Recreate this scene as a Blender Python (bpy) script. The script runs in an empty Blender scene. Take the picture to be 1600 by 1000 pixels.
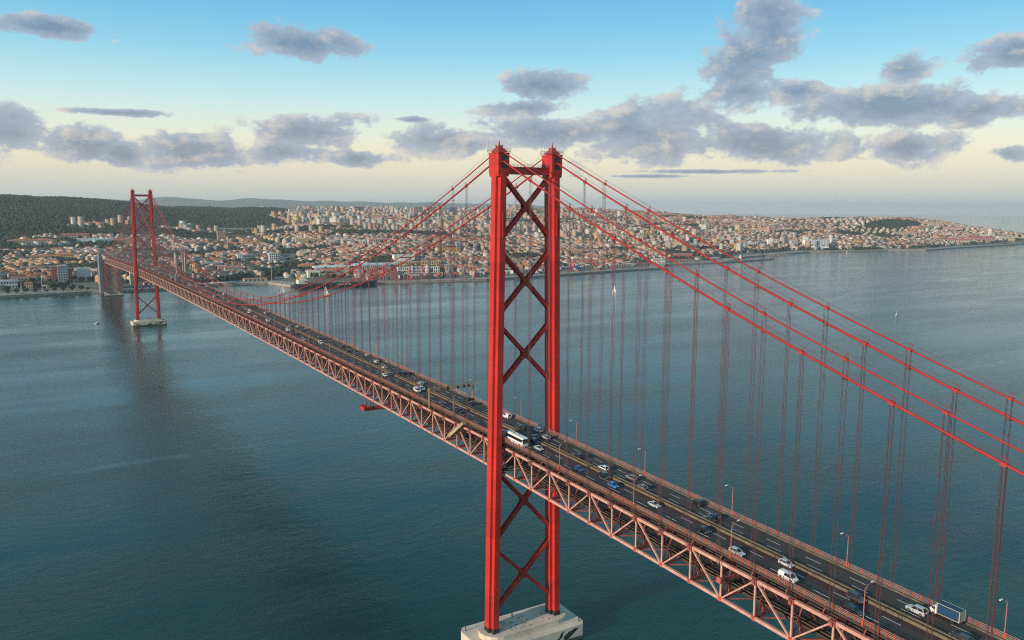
import bpy, math, random
import numpy as np
from mathutils import Matrix, Vector
random.seed(7); RNG = np.random.default_rng(11)
R = math.radians
sc = bpy.context.scene
COL = sc.collection

# ------------------------------------------------------------------ camera
CAM = Vector((-163.9, -258.9, 170.85))
YAW, PIT, ROL = R(31.425), R(7.85), R(0.29)
fw = Vector((math.sin(YAW)*math.cos(PIT), math.cos(YAW)*math.cos(PIT), -math.sin(PIT)))
rt = Vector((math.cos(YAW), -math.sin(YAW), 0)); up = rt.cross(fw)
rt2 = rt*math.cos(ROL) + up*math.sin(ROL); up2 = up*math.cos(ROL) - rt*math.sin(ROL)
cd = bpy.data.cameras.new('camera'); cam = bpy.data.objects.new('camera', cd); COL.objects.link(cam)
cd.sensor_width = 36; cd.lens = 1283.3/1600*36; cd.clip_start = 1; cd.clip_end = 120000
m = Matrix.Identity(4)
for i in range(3):
    m[i][0] = rt2[i]; m[i][1] = up2[i]; m[i][2] = -fw[i]; m[i][3] = CAM[i]
cam.matrix_world = m
sc.camera = cam

# ------------------------------------------------------------------ world, sun, exposure
SUN_AZ, SUN_EL = R(-97), R(16)          # azimuth clockwise from +Y
w = bpy.data.worlds.new('World'); sc.world = w; w.use_nodes = True
nt = w.node_tree; N = nt.nodes; L = nt.links
for n in list(N): N.remove(n)
def nd(t, **k):
    n = N.new(t)
    for a, b in k.items(): setattr(n, a, b)
    return n
def mth(op, a, b=None, c=None, clamp=False):
    n = nd('ShaderNodeMath', operation=op, use_clamp=clamp)
    for i, v in enumerate((a, b, c)):
        if v is None: continue
        if isinstance(v, (int, float)): n.inputs[i].default_value = v
        else: L.new(v, n.inputs[i])
    return n.outputs[0]
out = nd('ShaderNodeOutputWorld'); bg = nd('ShaderNodeBackground'); L.new(bg.outputs[0], out.inputs[0])
sky = nd('ShaderNodeTexSky', sky_type='NISHITA', sun_disc=False)
sky.sun_elevation = SUN_EL; sky.sun_rotation = SUN_AZ; sky.altitude = 100; sky.air_density = 1.0; sky.dust_density = 1.6; sky.ozone_density = 1.5
tc = nd('ShaderNodeTexCoord'); sp = nd('ShaderNodeSeparateXYZ'); L.new(tc.outputs['Generated'], sp.inputs[0])
az = mth('MULTIPLY', mth('ARCTAN2', sp.outputs[0], sp.outputs[1]), 180/math.pi)
el = mth('MULTIPLY', mth('ARCSINE', sp.outputs[2]), 180/math.pi)
ramp = nd('ShaderNodeValToRGB'); ramp.color_ramp.interpolation = 'B_SPLINE'
L.new(mth('DIVIDE', el, 90, clamp=True), ramp.inputs[0])
def lin(r, g, b):
    f = lambda c: c/255/12.92 if c <= 10 else ((c/255+0.055)/1.055)**2.4
    return (f(r), f(g), f(b), 1)
stops = [(0, lin(198,209,212)), (1.6, lin(224,222,208)), (3.4, lin(255,240,204)), (5.0, lin(240,246,226)), (7.2, lin(200,240,244)), (10.0, lin(142,216,240)), (14.0, lin(84,180,234)), (30, lin(104,168,186)), (90, lin(88,140,156))]
cr = ramp.color_ramp
while len(cr.elements) < len(stops): cr.elements.new(0.5)
for e_, (p_, c_) in zip(cr.elements, stops): e_.position = p_/90; e_.color = c_
# haze layer brightness and gradient: Nishita light modulates the measured gradient
skyb = nd('ShaderNodeMix', data_type='RGBA', blend_type='MIX'); skyb.inputs[0].default_value = 0.80
skm = nd('ShaderNodeMix', data_type='RGBA', blend_type='MULTIPLY'); skm.inputs[0].default_value = 1.0
L.new(sky.outputs[0], skm.inputs[6]); skm.inputs[7].default_value = (0.125, 0.125, 0.125, 1)
L.new(skm.outputs[2], skyb.inputs[6]); L.new(ramp.outputs[0], skyb.inputs[7])
# clouds: soft ellipses broken up by noise, repeated round the compass
azw = mth('WRAP', mth('SUBTRACT', az, 31.4), 46, -46)
nv = nd('ShaderNodeCombineXYZ'); L.new(az, nv.inputs[0]); L.new(mth('MULTIPLY', el, 1.7), nv.inputs[1])
cv = nd('ShaderNodeCombineXYZ'); L.new(azw, cv.inputs[0]); L.new(el, cv.inputs[1])
# (azimuth from view centre, elevation, radii) in degrees
CL = [(-28.7, 10.2, 4.0, .75, .9), (-13.6, 10.4, 5.0, 1.2, 1), (-30.5, 4.2, 2.6, 1.9, 1), (-27.6, 3.7, 3.6, 1.5, 1), (-24.9, 3.2, 1.8, 1.0, .9), (-21.0, 3.6, 3.8, 1.5, 1),
      (-13.1, 4.9, 4.4, 1.2, 1), (-15.0, 3.4, 3.6, .95, .9), (-10.2, 3.2, 3.4, .8, .8), (2.4, 8.0, 2.8, 1.1, 1), (-5.2, 4.5, 4.2, 1.1, 1), (0.8, 6.6, 4.2, .75, .9), (3.0, 5.0, 6.4, 1.3, 1), (8.9, 4.9, 5.4, 2.1, 1.1),
      (16.9, 11.2, 2.0, 2.1, 1.25), (15.1, 9.2, 2.4, 2.1, 1.25), (15.3, 7.4, 3.0, 1.3, 1.1), (18.6, 7.4, 2.2, .9, 1), (17.0, 4.2, 8.0, 1.4, 1), (24.5, 6.1, 6.2, 1.35, 1.1), (29.2, 5.8, 3.0, 1.0, 1), (24.8, 8.4, 2.2, 1.2, .8), (25.6, 3.8, 3.2, 1.1, 1),
      (30.6, 8.9, 2.3, 1.35, 1), (30.8, 3.2, 1.8, .7, .9), (-25.4, 5.6, 4.6, .33, .8), (-6.7, 5.8, 1.8, .32, .7), (13.5, 2.4, 7.5, .22, .8), (9.0, 2.1, 6.5, .25, .6), 
      (-38, 7.5, 5, 1.5, 1), (38, 5.2, 6, 1.8, 1), (41, 11, 3.5, 1.6, 1), (-41, 4, 4, 1.5, 1), (6, 24, 9, 2.5, 1), (-25, 30, 8, 3, 1), (32, 38, 9, 4, 1)]
acc = None
for (a_, e_, ra, re, wt) in CL:
    ra, re = ra*wt, re*wt
    vm = nd('ShaderNodeVectorMath', operation='MULTIPLY_ADD'); L.new(cv.outputs[0], vm.inputs[0])
    vm.inputs[1].default_value = (1/ra, 1/re, 0); vm.inputs[2].default_value = (-a_/ra, -e_/re, 0)
    ln = nd('ShaderNodeVectorMath', operation='LENGTH'); L.new(vm.outputs[0], ln.inputs[0])
    acc = ln.outputs['Value'] if acc is None else mth('MINIMUM', acc, ln.outputs['Value'])
acc = mth('SUBTRACT', 1.0, mth('MINIMUM', acc, 2.0))
def billow(da, de, det):
    """broken cloud texture at a direction shifted by (da, de) degrees"""
    o1 = nd('ShaderNodeVectorMath', operation='ADD'); L.new(nv.outputs[0], o1.inputs[0]); o1.inputs[1].default_value = (da, de*1.7, 0)
    na = nd('ShaderNodeTexNoise', noise_dimensions='2D'); na.inputs['Scale'].default_value = 0.30; na.inputs['Detail'].default_value = det; na.inputs['Roughness'].default_value = 0.62; na.inputs['Lacunarity'].default_value = 2.1; na.inputs['Distortion'].default_value = .08; L.new(o1.outputs[0], na.inputs['Vector'])
    return mth('MULTIPLY', mth('SUBTRACT', na.outputs['Fac'], 0.5), 2.3)
nz0 = billow(0, 0, 7)
dens = mth('ADD', mth('ADD', acc, nz0), 0.12)
grad = mth('ADD', mth('SUBTRACT', nz0, billow(-0.7, 0.5, 4)), mth('MULTIPLY', mth('SUBTRACT', 0.55, acc), 0.25))   # slopes facing the low sun on the left
mr = nd('ShaderNodeMapRange', interpolation_type='SMOOTHSTEP'); L.new(dens, mr.inputs[0]); mr.inputs[1].default_value = 0.03; mr.inputs[2].default_value = 0.40
calpha = mth('MULTIPLY', mr.outputs[0], 0.86)
lit = nd('ShaderNodeMapRange', interpolation_type='SMOOTHSTEP'); L.new(grad, lit.inputs[0]); lit.inputs[1].default_value = -0.05; lit.inputs[2].default_value = 0.75
thick = nd('ShaderNodeMapRange'); L.new(dens, thick.inputs[0]); thick.inputs[1].default_value = 0.1; thick.inputs[2].default_value = 1.05
ccol = nd('ShaderNodeMix', data_type='RGBA'); L.new(thick.outputs[0], ccol.inputs[0]); ccol.inputs[6].default_value = lin(170,182,200); ccol.inputs[7].default_value = lin(118,136,162)
cc2 = nd('ShaderNodeMix', data_type='RGBA'); L.new(mth('MULTIPLY', lit.outputs[0], 0.52), cc2.inputs[0]); L.new(ccol.outputs[2], cc2.inputs[6]); cc2.inputs[7].default_value = lin(246,230,208)
cmix = nd('ShaderNodeMix', data_type='RGBA'); L.new(calpha, cmix.inputs[0]); L.new(skyb.outputs[2], cmix.inputs[6]); L.new(cc2.outputs[2], cmix.inputs[7])
scl = nd('ShaderNodeMix', data_type='RGBA', blend_type='MULTIPLY'); scl.inputs[0].default_value = 1; L.new(cmix.outputs[2], scl.inputs[6]); scl.inputs[7].default_value = (10, 10, 10, 1)
L.new(scl.outputs[2], bg.inputs[0]); bg.inputs[1].default_value = 0.10
w.cycles.sampling_method = 'MANUAL'; w.cycles.sample_map_resolution = 1024

sd = bpy.data.lights.new('sun', 'SUN'); sun = bpy.data.objects.new('sun', sd); COL.objects.link(sun)
sd.energy = 4.4; sd.angle = R(2.0); sd.color = (1.0, 0.80, 0.62)
sv = Vector((math.sin(SUN_AZ)*math.cos(SUN_EL), math.cos(SUN_AZ)*math.cos(SUN_EL), math.sin(SUN_EL)))
sun.rotation_euler = sv.to_track_quat('Z', 'Y').to_euler()
vs = sc.view_settings; vs.view_transform = 'Standard'; vs.look = 'None'; vs.exposure = 0.10; vs.gamma = 1.0; vs.use_curve_mapping = False
sc.cycles.use_denoising = False; sc.cycles.use_adaptive_sampling = False; sc.cycles.sample_clamp_direct = 12; sc.cycles.sample_clamp_indirect = 1.5
sc.cycles.max_bounces = 6; sc.cycles.diffuse_bounces = 2; sc.cycles.glossy_bounces = 3; sc.cycles.volume_bounces = 1; sc.cycles.transparent_max_bounces = 8
sc.cycles.caustics_reflective = False; sc.cycles.caustics_refractive = False
sc.render.film_transparent = False; sc.cycles.filter_width = 1.15

# ------------------------------------------------------------------ helpers
class MB:
    def __init__(s): s.v = []; s.f = []; s.mi = []; s.cur = 0
    def face(s, *ix): s.f.append(ix); s.mi.append(s.cur)
    def quad(s, a, b, c, d):
        n = len(s.v); s.v += [tuple(a), tuple(b), tuple(c), tuple(d)]; s.face(n, n+1, n+2, n+3)
    def hexa(s, P):                       # 8 corners: bottom 0-3 (ccw), top 4-7
        n = len(s.v); s.v += [tuple(q) for q in P]
        for q in ((3,2,1,0), (4,5,6,7), (0,1,5,4), (1,2,6,5), (2,3,7,6), (3,0,4,7)): s.face(*[n+i for i in q])
    def box(s, x, y, z, sx, sy, sz, rz=0.0):      # centre xy, bottom z
        c, q = math.cos(rz), math.sin(rz); P = []
        for zz in (z, z+sz):
            for a, b in ((-1,-1), (1,-1), (1,1), (-1,1)):
                u, v = a*sx/2, b*sy/2; P.append((x+u*c-v*q, y+u*q+v*c, zz))
        s.hexa(P)
    def beam(s, p0, p1, w_, h_, upv=(0,0,1)):
        p0 = Vector(p0); p1 = Vector(p1); d = (p1-p0).normalized(); u = Vector(upv)
        if abs(d.dot(u)) > 0.98: u = Vector((0,1,0))
        r = d.cross(u).normalized(); u = r.cross(d).normalized()
        r = r*(w_/2); u = u*(h_/2)
        s.hexa([p0-r-u, p0+r-u, p1+r-u, p1-r-u, p0-r+u, p0+r+u, p1+r+u, p1-r+u])
    def tube(s, pts, r, n=6, caps=True):
        pts = [Vector(p) for p in pts]; base = len(s.v); rr = r if isinstance(r, (list, tuple)) else [r]*len(pts)
        for i, p in enumerate(pts):
            d = (pts[min(i+1, len(pts)-1)] - pts[max(i-1, 0)]).normalized()
            u = Vector((0,0,1)) if abs(d.z) < 0.95 else Vector((0,1,0))
            a = d.cross(u).normalized(); b = a.cross(d)
            for k in range(n):
                t = 2*math.pi*k/n; q = p + (a*math.cos(t) + b*math.sin(t))*rr[i]; s.v.append(tuple(q))
        for i in range(len(pts)-1):
            for k in range(n):
                k2 = (k+1) % n; s.face(base+i*n+k, base+i*n+k2, base+(i+1)*n+k2, base+(i+1)*n+k)
        if caps:
            s.face(*[base+k for k in range(n)][::-1]); s.face(*[base+(len(pts)-1)*n+k for k in range(n)])
    def loft(s, rings, cap=True):
        base = len(s.v); n = len(rings[0])
        for r in rings: s.v += [tuple(q) for q in r]
        for i in range(len(rings)-1):
            for k in range(n):
                k2 = (k+1) % n; s.face(base+i*n+k, base+i*n+k2, base+(i+1)*n+k2, base+(i+1)*n+k)
        if cap: s.face(*[base+k for k in range(n)][::-1]); s.face(*[base+(len(rings)-1)*n+k for k in range(n)])
    def mesh(s, name, mats):
        me = bpy.data.meshes.new(name); me.from_pydata(s.v, [], s.f); 
        for m_ in (mats if isinstance(mats, (list, tuple)) else [mats]): me.materials.append(m_)
        if any(s.mi): me.polygons.foreach_set('material_index', s.mi)
        me.update(); return me
    def obj(s, name, mats, parent=None, smooth=False):
        me = s.mesh(name, mats)
        if smooth: me.polygons.foreach_set('use_smooth', [True]*len(me.polygons))
        return link(name, me, parent)
def link(name, me, parent=None, loc=None, rot=None, scale=None):
    o = bpy.data.objects.new(name, me); COL.objects.link(o)
    if parent is not None: o.parent = parent
    if loc is not None: o.location = loc
    if rot is not None: o.rotation_euler = rot
    if scale is not None: o.scale = scale
    return o
def thing(name, label, cat, loc=(0,0,0), rz=0, group=None):
    return tag(link(name, None, None, loc, (0,0,rz)), label, cat, group)
def tag(o, label=None, cat=None, group=None, kind=None):
    for k, v in (('label', label), ('category', cat), ('group', group), ('kind', kind)):
        if v: o[k] = v
    return o

MATS = {}
def mat(name, col, rough=0.6, var=0.0, scale=0.3, metal=0.0, bump=0.0, var_col=None, spec=0.5, emit=None, coat=0.0):
    if name in MATS: return MATS[name]
    m_ = bpy.data.materials.new(name); m_.use_nodes = True; t = m_.node_tree; b = t.nodes['Principled BSDF']
    b.inputs['Base Color'].default_value = (*col, 1); b.inputs['Roughness'].default_value = rough; b.inputs['Metallic'].default_value = metal
    b.inputs['Specular IOR Level'].default_value = spec
    if coat: b.inputs['Coat Weight'].default_value = coat; b.inputs['Coat Roughness'].default_value = 0.08
    if var or bump:
        g = t.nodes.new('ShaderNodeTexCoord'); nz = t.nodes.new('ShaderNodeTexNoise'); nz.inputs['Scale'].default_value = scale; nz.inputs['Detail'].default_value = 6; nz.inputs['Roughness'].default_value = 0.65
        t.links.new(g.outputs['Object'], nz.inputs['Vector'])
        if var:
            rp = t.nodes.new('ShaderNodeValToRGB'); a, c = rp.color_ramp.elements
            a.position = 0.3; c.position = 0.7
            vc = var_col or tuple(x*(1-var) for x in col); a.color = (*vc, 1); c.color = (*[min(1, x*(1+var*0.5)) for x in col], 1)
            t.links.new(nz.outputs['Fac'], rp.inputs[0]); t.links.new(rp.outputs[0], b.inputs['Base Color'])
        if bump:
            bp = t.nodes.new('ShaderNodeBump'); bp.inputs['Strength'].default_value = bump; t.links.new(nz.outputs['Fac'], bp.inputs['Height']); t.links.new(bp.outputs[0], b.inputs['Normal'])
    MATS[name] = m_; return m_
# ------------------------------------------------------------------ terrain functions (world metres, +Y along the bridge)
SHORE = [(-2600,1380),(-1400,1450),(-700,1490),(-243,1507),(-107,1520),(-36,1527),(19,1520),(89,1518),(160,1552),(222,1580),(253,1562),(315,1548),(338,1462),(374,1462),(486,1453),(597,1430),(781,1404),(1065,1441),(1273,1477),(1407,1486),(1436,1530),(1514,1600),(1736,1592),(1840,1640),(1995,1750),(2232,1803),(2496,1880),(2589,1850),(2917,1822),(3066,1752),(3415,1815),(3776,1842),(4118,1900),(4639,1906)]
EAST = [(5050,2300),(5350,3200),(5600,4200),(6300,5600),(7400,7600),(9500,11500)]
BND = np.array(SHORE+EAST, float)
LANDP = np.array(SHORE+EAST+[(9500,16000),(-9000,16000),(-9000,1380)], float)
def seg_dist(x, y, pts):
    d = np.full(x.shape, 1e12)
    for (x0, y0), (x1, y1) in zip(pts[:-1], pts[1:]):
        dx, dy = x1-x0, y1-y0; t = np.clip(((x-x0)*dx+(y-y0)*dy)/(dx*dx+dy*dy), 0, 1)
        d = np.minimum(d, (x-x0-t*dx)**2+(y-y0-t*dy)**2)
    return np.sqrt(d)
def inside(x, y, poly):
    r = np.zeros(x.shape, bool); n = len(poly)
    for i in range(n):
        x0, y0 = poly[i]; x1, y1 = poly[(i+1) % n]
        c = ((y0 > y) != (y1 > y)) & (x < (x1-x0)*(y-y0)/((y1-y0) if y1 != y0 else 1e-9)+x0)
        r ^= c
    return r
def inland(x, y):
    x = np.asarray(x, float); y = np.asarray(y, float)
    return np.where(inside(x, y, LANDP), 1, -1)*seg_dist(x, y, BND)
def G(x, y, cx, cy, rx, ry, a=0.0):
    c, s = math.cos(a), math.sin(a); u = (x-cx)*c+(y-cy)*s; v = -(x-cx)*s+(y-cy)*c
    return np.exp(-(u/rx)**2-(v/ry)**2)
def wob(x, y):
    return (np.sin(x/410+1.3)*np.cos(y/530-.4)+.6*np.sin(x/190+y/230)+.45*np.cos(x/97-y/121+2)+.3*np.sin(x/53+.7)*np.sin(y/61))
PS, PH = [0, 80, 300, 700, 1300, 2100, 3300, 5000, 9000], [3.2, 4.5, 20, 46, 72, 96, 112, 112, 108]
def hgt(x, y):
    x = np.asarray(x, float); y = np.asarray(y, float); s = inland(x, y)
    h = np.interp(s, PS, PH)
    east = np.clip((x-2300)/1500, 0, 1)
    h = h*(1-.02*east)
    vall = np.clip((900-x)/700, 0, 1)*np.clip((2900-y)/900, 0, 1)            # low ground of the valley on the left
    h = h*(1-.45*vall*np.clip((s-60)/300, 0, 1))
    h += wob(x, y)*np.interp(s, [100, 700, 2500], [0, 6, 9])
    h += 80*G(x, y, -200, 4350, 950, 1150) + 60*G(x, y, -1600, 4300, 1300, 1500) + 8*G(x, y, 900, 4700, 700, 700)
    h += 14*G(x, y, 1000, 2480, 300, 200) + 12*G(x, y, 860, 2840, 300, 200)        # wooded park hills
    h += 34*G(x, y, 4100, 3100, 900, 600) + 36*G(x, y, 3350, 4300, 1000, 800) + 20*G(x, y, 4250, 2500, 450, 350) + 24*G(x, y, 2500, 4700, 1300, 800)
    h -= 34*G(x, y, 560, 3300, 260, 900)                                          # valley under the arched viaduct
    h += 34*G(x, y, 3880, 2560, 420, 300) + 18*G(x, y, 4300, 2260, 320, 260)      # castle hill
    h = np.where(s < 25, -4, np.maximum(h, 3.2))
    return h
WOODS = [(860,2830,240,130,.1),(1000,2450,270,140,-.3),(400,1730,110,60,.6),(470,1900,110,50,.5),(520,1700,60,26,.2),(-30,2010,80,45,0),(-130,2390,200,60,.1),(-120,1640,60,22,0),(2100,2000,120,45,.4),(3040,2440,110,50,.3),(3850,2440,260,85,.1),(1130,1790,60,40,0),(1250,1850,50,40,0),(2500,3450,260,90,.3),(1560,2290,70,45,.2),(1420,2620,90,50,0),(2350,2700,120,50,.5),(230,1640,110,22,.3),(60,1760,70,34,.3),(300,2250,130,50,.4),(640,2230,110,40,0),(150,2180,120,40,.2)]
def wood(x, y):
    x = np.asarray(x, float); y = np.asarray(y, float); q = np.zeros(x.shape)
    for (cx, cy, rx, ry, a) in WOODS: q = np.maximum(q, G(x, y, cx, cy, rx, ry, a))
    q = np.where(q > .42+.10*wob(x*3, y*3), 1.0, 0.0)
    q = np.where((wob(x*2.3+40, y*2.9+90) > 1.12) & (y > 1720), 1.0, q)                  # gardens and squares
    edge = 2560+120*np.sin(x/300)+60*np.sin(x/97)
    mon = (y > edge) & (x < 560+60*np.sin(y/160)+(y-2600)*.36) & (y < 5600)
    vil = (G(x, y, 135, 2950, 150, 70, .05) > .5) | (G(x, y, -80, 2520, 120, 45) > .5) | (G(x, y, 40, 2640, 170, 50) > .5) | (G(x, y, 420, 2900, 160, 60) > .5)
    track = (np.abs(np.sin(x/210+y/480)*np.cos(y/260-x/700)) < .035) | (wob(x*1.7+300, y*2.1) > 1.55)          # tracks and clearings
    return np.where(mon & ~vil & ~track, 1.0, np.where(mon & ~vil, .4, q))
# ------------------------------------------------------------------ water
def water_mat():
    m_ = bpy.data.materials.new('river_water'); m_.use_nodes = True; t = m_.node_tree; b = t.nodes['Principled BSDF']
    b.inputs['IOR'].default_value = 1.333; b.inputs['Roughness'].default_value = 0.10; b.inputs['Specular Tint'].default_value = (.78, 1.0, .84, 1)
    n = t.nodes; l = t.links
    tc_ = n.new('ShaderNodeTexCoord')
    def noise(scale, sx, sy, rot, det=4, rough=0.55):
        mp = n.new('ShaderNodeMapping'); mp.inputs['Scale'].default_value = (sx, sy, 1); mp.inputs['Rotation'].default_value = (0, 0, rot); l.new(tc_.outputs['Object'], mp.inputs[0])
        z = n.new('ShaderNodeTexNoise'); z.inputs['Scale'].default_value = scale; z.inputs['Detail'].default_value = det; z.inputs['Roughness'].default_value = rough; l.new(mp.outputs[0], z.inputs['Vector']); return z.outputs['Fac']
    def mt(op, a, c):
        q = n.new('ShaderNodeMath'); q.operation = op
        for i, v in enumerate((a, c)):
            if isinstance(v, (int, float)): q.inputs[i].default_value = v
            else: l.new(v, q.inputs[i])
        return q.outputs[0]
    wav = mt('ADD', mt('MULTIPLY', noise(0.55, 1, 1.9, R(30), 4, .7), 0.62), mt('MULTIPLY', noise(0.11, 1, 1.7, R(-5), 3), 0.95))
    # wind patches and current streaks change how rough the surface is
    patch = noise(0.0032, 1, 2.6, R(12), 5, .6)
    streak = noise(0.010, 0.22, 1.7, R(78), 4, .6)
    pm = n.new('ShaderNodeMapRange'); pm.inputs[1].default_value = .38; pm.inputs[2].default_value = .60; pm.inputs[3].default_value = .40; pm.inputs[4].default_value = 1.35
    l.new(mt('ADD', mt('MULTIPLY', patch, .62), mt('MULTIPLY', streak, .38)), pm.inputs[0])
    # smooth slicks left by boats and the current
    brk = noise(0.05, 1, 1, 0, 4, .7); calm = None
    for ax, ay, bx, by, wd_ in ((-157,324,-52,326,8), (-52,326,68,319,7), (924,638,1294,802,13), (1294,802,1600,800,14), (684,228,829,232,9), (794,269,884,258,8), (749,1045,1084,1005,12), (2289,1638,2463,1636,26), (1062,546,1300,500,5), (-40,1060,-250,1130,10), (420,1300,900,1330,10), (1500,1180,2100,1300,18)):
        def vm(op, a_, c_=None):
            q = n.new('ShaderNodeVectorMath'); q.operation = op
            for i, v in enumerate((a_, c_)):
                if v is None: continue
                if isinstance(v, tuple): q.inputs[i].default_value = v
                else: l.new(v, q.inputs[i])
            return q
        dx, dy = bx-ax, by-ay; l2 = dx*dx+dy*dy
        pa = vm('SUBTRACT', tc_.outputs['Object'], (ax, ay, 0)).outputs[0]; dt = vm('DOT_PRODUCT', pa, (dx/l2, dy/l2, 0)).outputs['Value']
        ct = n.new('ShaderNodeClamp'); l.new(dt, ct.inputs[0]); scv = vm('SCALE', (dx, dy, 0)); l.new(ct.outputs[0], scv.inputs['Scale'])
        ds = vm('LENGTH', vm('SUBTRACT', pa, scv.outputs[0]).outputs[0]).outputs['Value']
        mk = n.new('ShaderNodeMapRange'); mk.interpolation_type = 'SMOOTHSTEP'; mk.inputs[1].default_value = -wd_*.4; mk.inputs[2].default_value = wd_; mk.inputs[3].default_value = .45; mk.inputs[4].default_value = 1.0
        l.new(mt('ADD', ds, mt('MULTIPLY', mt('SUBTRACT', brk, .46), wd_*5.0)), mk.inputs[0])
        calm = mk.outputs[0] if calm is None else mt('MULTIPLY', calm, mk.outputs[0])
    bp = n.new('ShaderNodeBump'); bp.inputs['Distance'].default_value = 1.0; l.new(mt('MULTIPLY', mt('MULTIPLY', pm.outputs[0], calm), 0.29), bp.inputs['Strength']); l.new(wav, bp.inputs['Height'])
    l.new(bp.outputs[0], b.inputs['Normal'])
    rp = n.new('ShaderNodeValToRGB'); rp.color_ramp.elements[0].color = (0.000, 0.026, 0.021, 1); rp.color_ramp.elements[1].color = (0.001, 0.046, 0.037, 1)
    rp.color_ramp.elements[0].position = .35; rp.color_ramp.elements[1].position = .65
    l.new(noise(0.0018, 1, 1.5, 0, 4), rp.inputs[0])
    fm = n.new('ShaderNodeMix'); fm.data_type = 'RGBA'; fq = n.new('ShaderNodeMapRange'); fq.inputs[1].default_value = 1.0; fq.inputs[2].default_value = .45; fq.inputs[3].default_value = 0; fq.inputs[4].default_value = .42; l.new(calm, fq.inputs[0])
    l.new(mt('MULTIPLY', fq.outputs[0], noise(0.25, 1, 1, 0, 3, .7)), fm.inputs[0]); l.new(rp.outputs[0], fm.inputs[6]); fm.inputs[7].default_value = (.26, .30, .29, 1); l.new(fm.outputs[2], b.inputs['Base Color'])   # thin foam and silt on the slicks
    return m_
mb = MB(); rings = [0, 400, 1200, 4000, 12000, 25300]; ns_ = 96
for k in range(ns_):
    t0, t1 = 2*math.pi*k/ns_, 2*math.pi*(k+1)/ns_
    for r0, r1 in zip(rings[:-1], rings[1:]):
        P = [(r0*math.cos(t0), r0*math.sin(t0), 0), (r1*math.cos(t0), r1*math.sin(t0), 0), (r1*math.cos(t1), r1*math.sin(t1), 0), (r0*math.cos(t1), r0*math.sin(t1), 0)]
        if r0 == 0: n0 = len(mb.v); mb.v += [P[0], P[1], P[2]]; mb.face(n0, n0+1, n0+2)
        else: mb.quad(*P)
tag(mb.obj('water', water_mat()), kind='structure')

# ------------------------------------------------------------------ ground
def attr_mat(name, rough=0.85, windows=False, var=0.25, scale=0.02):
    m_ = bpy.data.materials.new(name); m_.use_nodes = True; t = m_.node_tree; b = t.nodes['Principled BSDF']; n = t.nodes; l = t.links
    b.inputs['Roughness'].default_value = rough; b.inputs['Specular IOR Level'].default_value = 0.3
    a = n.new('ShaderNodeAttribute'); a.attribute_name = 'Col'; col = a.outputs['Color']
    tc_ = n.new('ShaderNodeTexCoord'); nz = n.new('ShaderNodeTexNoise'); nz.inputs['Scale'].default_value = scale; nz.inputs['Detail'].default_value = 6; nz.inputs['Roughness'].default_value = .7; l.new(tc_.outputs['Object'], nz.inputs['Vector'])
    mr_ = n.new('ShaderNodeMapRange'); mr_.inputs[1].default_value = .3; mr_.inputs[2].default_value = .7; mr_.inputs[3].default_value = 1-var; mr_.inputs[4].default_value = 1+var; l.new(nz.outputs['Fac'], mr_.inputs[0])
    mx = n.new('ShaderNodeMix'); mx.data_type = 'RGBA'; mx.blend_type = 'MULTIPLY'; mx.inputs[0].default_value = 1; l.new(col, mx.inputs[6]); l.new(mr_.outputs[0], mx.inputs[7]); col = mx.outputs[2]
    if windows:
        uv = n.new('ShaderNodeUVMap'); uv.uv_map = 'UVMap'; sx = n.new('ShaderNodeSeparateXYZ'); l.new(uv.outputs[0], sx.inputs[0])
        def m1(op, a_, c_=None):
            q = n.new('ShaderNodeMath'); q.operation = op
            for i, v in enumerate((a_, c_)):
                if v is None: continue
                if isinstance(v, (int, float)): q.inputs[i].default_value = v
                else: l.new(v, q.inputs[i])
            return q.outputs[0]
        fu, fv = m1('FRACT', sx.outputs[0]), m1('FRACT', sx.outputs[1])
        wu = m1('LESS_THAN', m1('ABSOLUTE', m1('SUBTRACT', fu, .5)), .22); wv_ = m1('LESS_THAN', m1('ABSOLUTE', m1('SUBTRACT', fv, .55)), .27)
        msk = m1('MULTIPLY', wu, wv_)
        m2 = n.new('ShaderNodeMix'); m2.data_type = 'RGBA'; l.new(msk, m2.inputs[0]); l.new(col, m2.inputs[6]); m2.inputs[7].default_value = (.05, .055, .065, 1); col = m2.outputs[2]
        l.new(m1('SUBTRACT', rough, m1('MULTIPLY', msk, .5)), b.inputs['Roughness'])
    l.new(col, b.inputs['Base Color']); return m_
def grid_mesh(name, xs, ys, zf, material, cf=None):
    X, Y = np.meshgrid(xs, ys); Z = zf(X, Y); nx, ny = len(xs), len(ys)
    me = bpy.data.meshes.new(name); me.vertices.add(nx*ny); me.vertices.foreach_set('co', np.stack([X, Y, Z], -1).astype(np.float32).ravel())
    i = np.arange((ny-1)*(nx-1)); r, c = i//(nx-1), i % (nx-1); a = r*nx+c
    q = np.stack([a, a+1, a+nx+1, a+nx], -1).ravel().astype(np.int32)
    me.loops.add(len(q)); me.loops.foreach_set('vertex_index', q); me.polygons.add(len(i)); me.polygons.foreach_set('loop_start', (np.arange(len(i))*4).astype(np.int32))
    me.polygons.foreach_set('use_smooth', np.ones(len(i), bool))
    me.materials.append(material)
    if cf is not None:
        at = me.attributes.new('Col', 'FLOAT_COLOR', 'POINT'); at.data.foreach_set('color', cf(X, Y).astype(np.float32).ravel())
    me.update(); me.validate(); return me
def ground_col(X, Y):
    wd = wood(X, Y)[..., None]; u = (.5+.5*np.sin(X/67+1)*np.cos(Y/83))[..., None]
    city = np.array([.20, .185, .165])*(1-u*.5)+np.array([.075, .095, .055])*u*.5
    wd_c = np.array([.022, .036, .020])
    scrub = np.array([.075, .072, .045]); c = np.where((wd > .3) & (wd < .5), scrub, city*(1-wd)+wd_c*wd)
    return np.concatenate([c, np.ones(c.shape[:2]+(1,))], -1)
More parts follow.
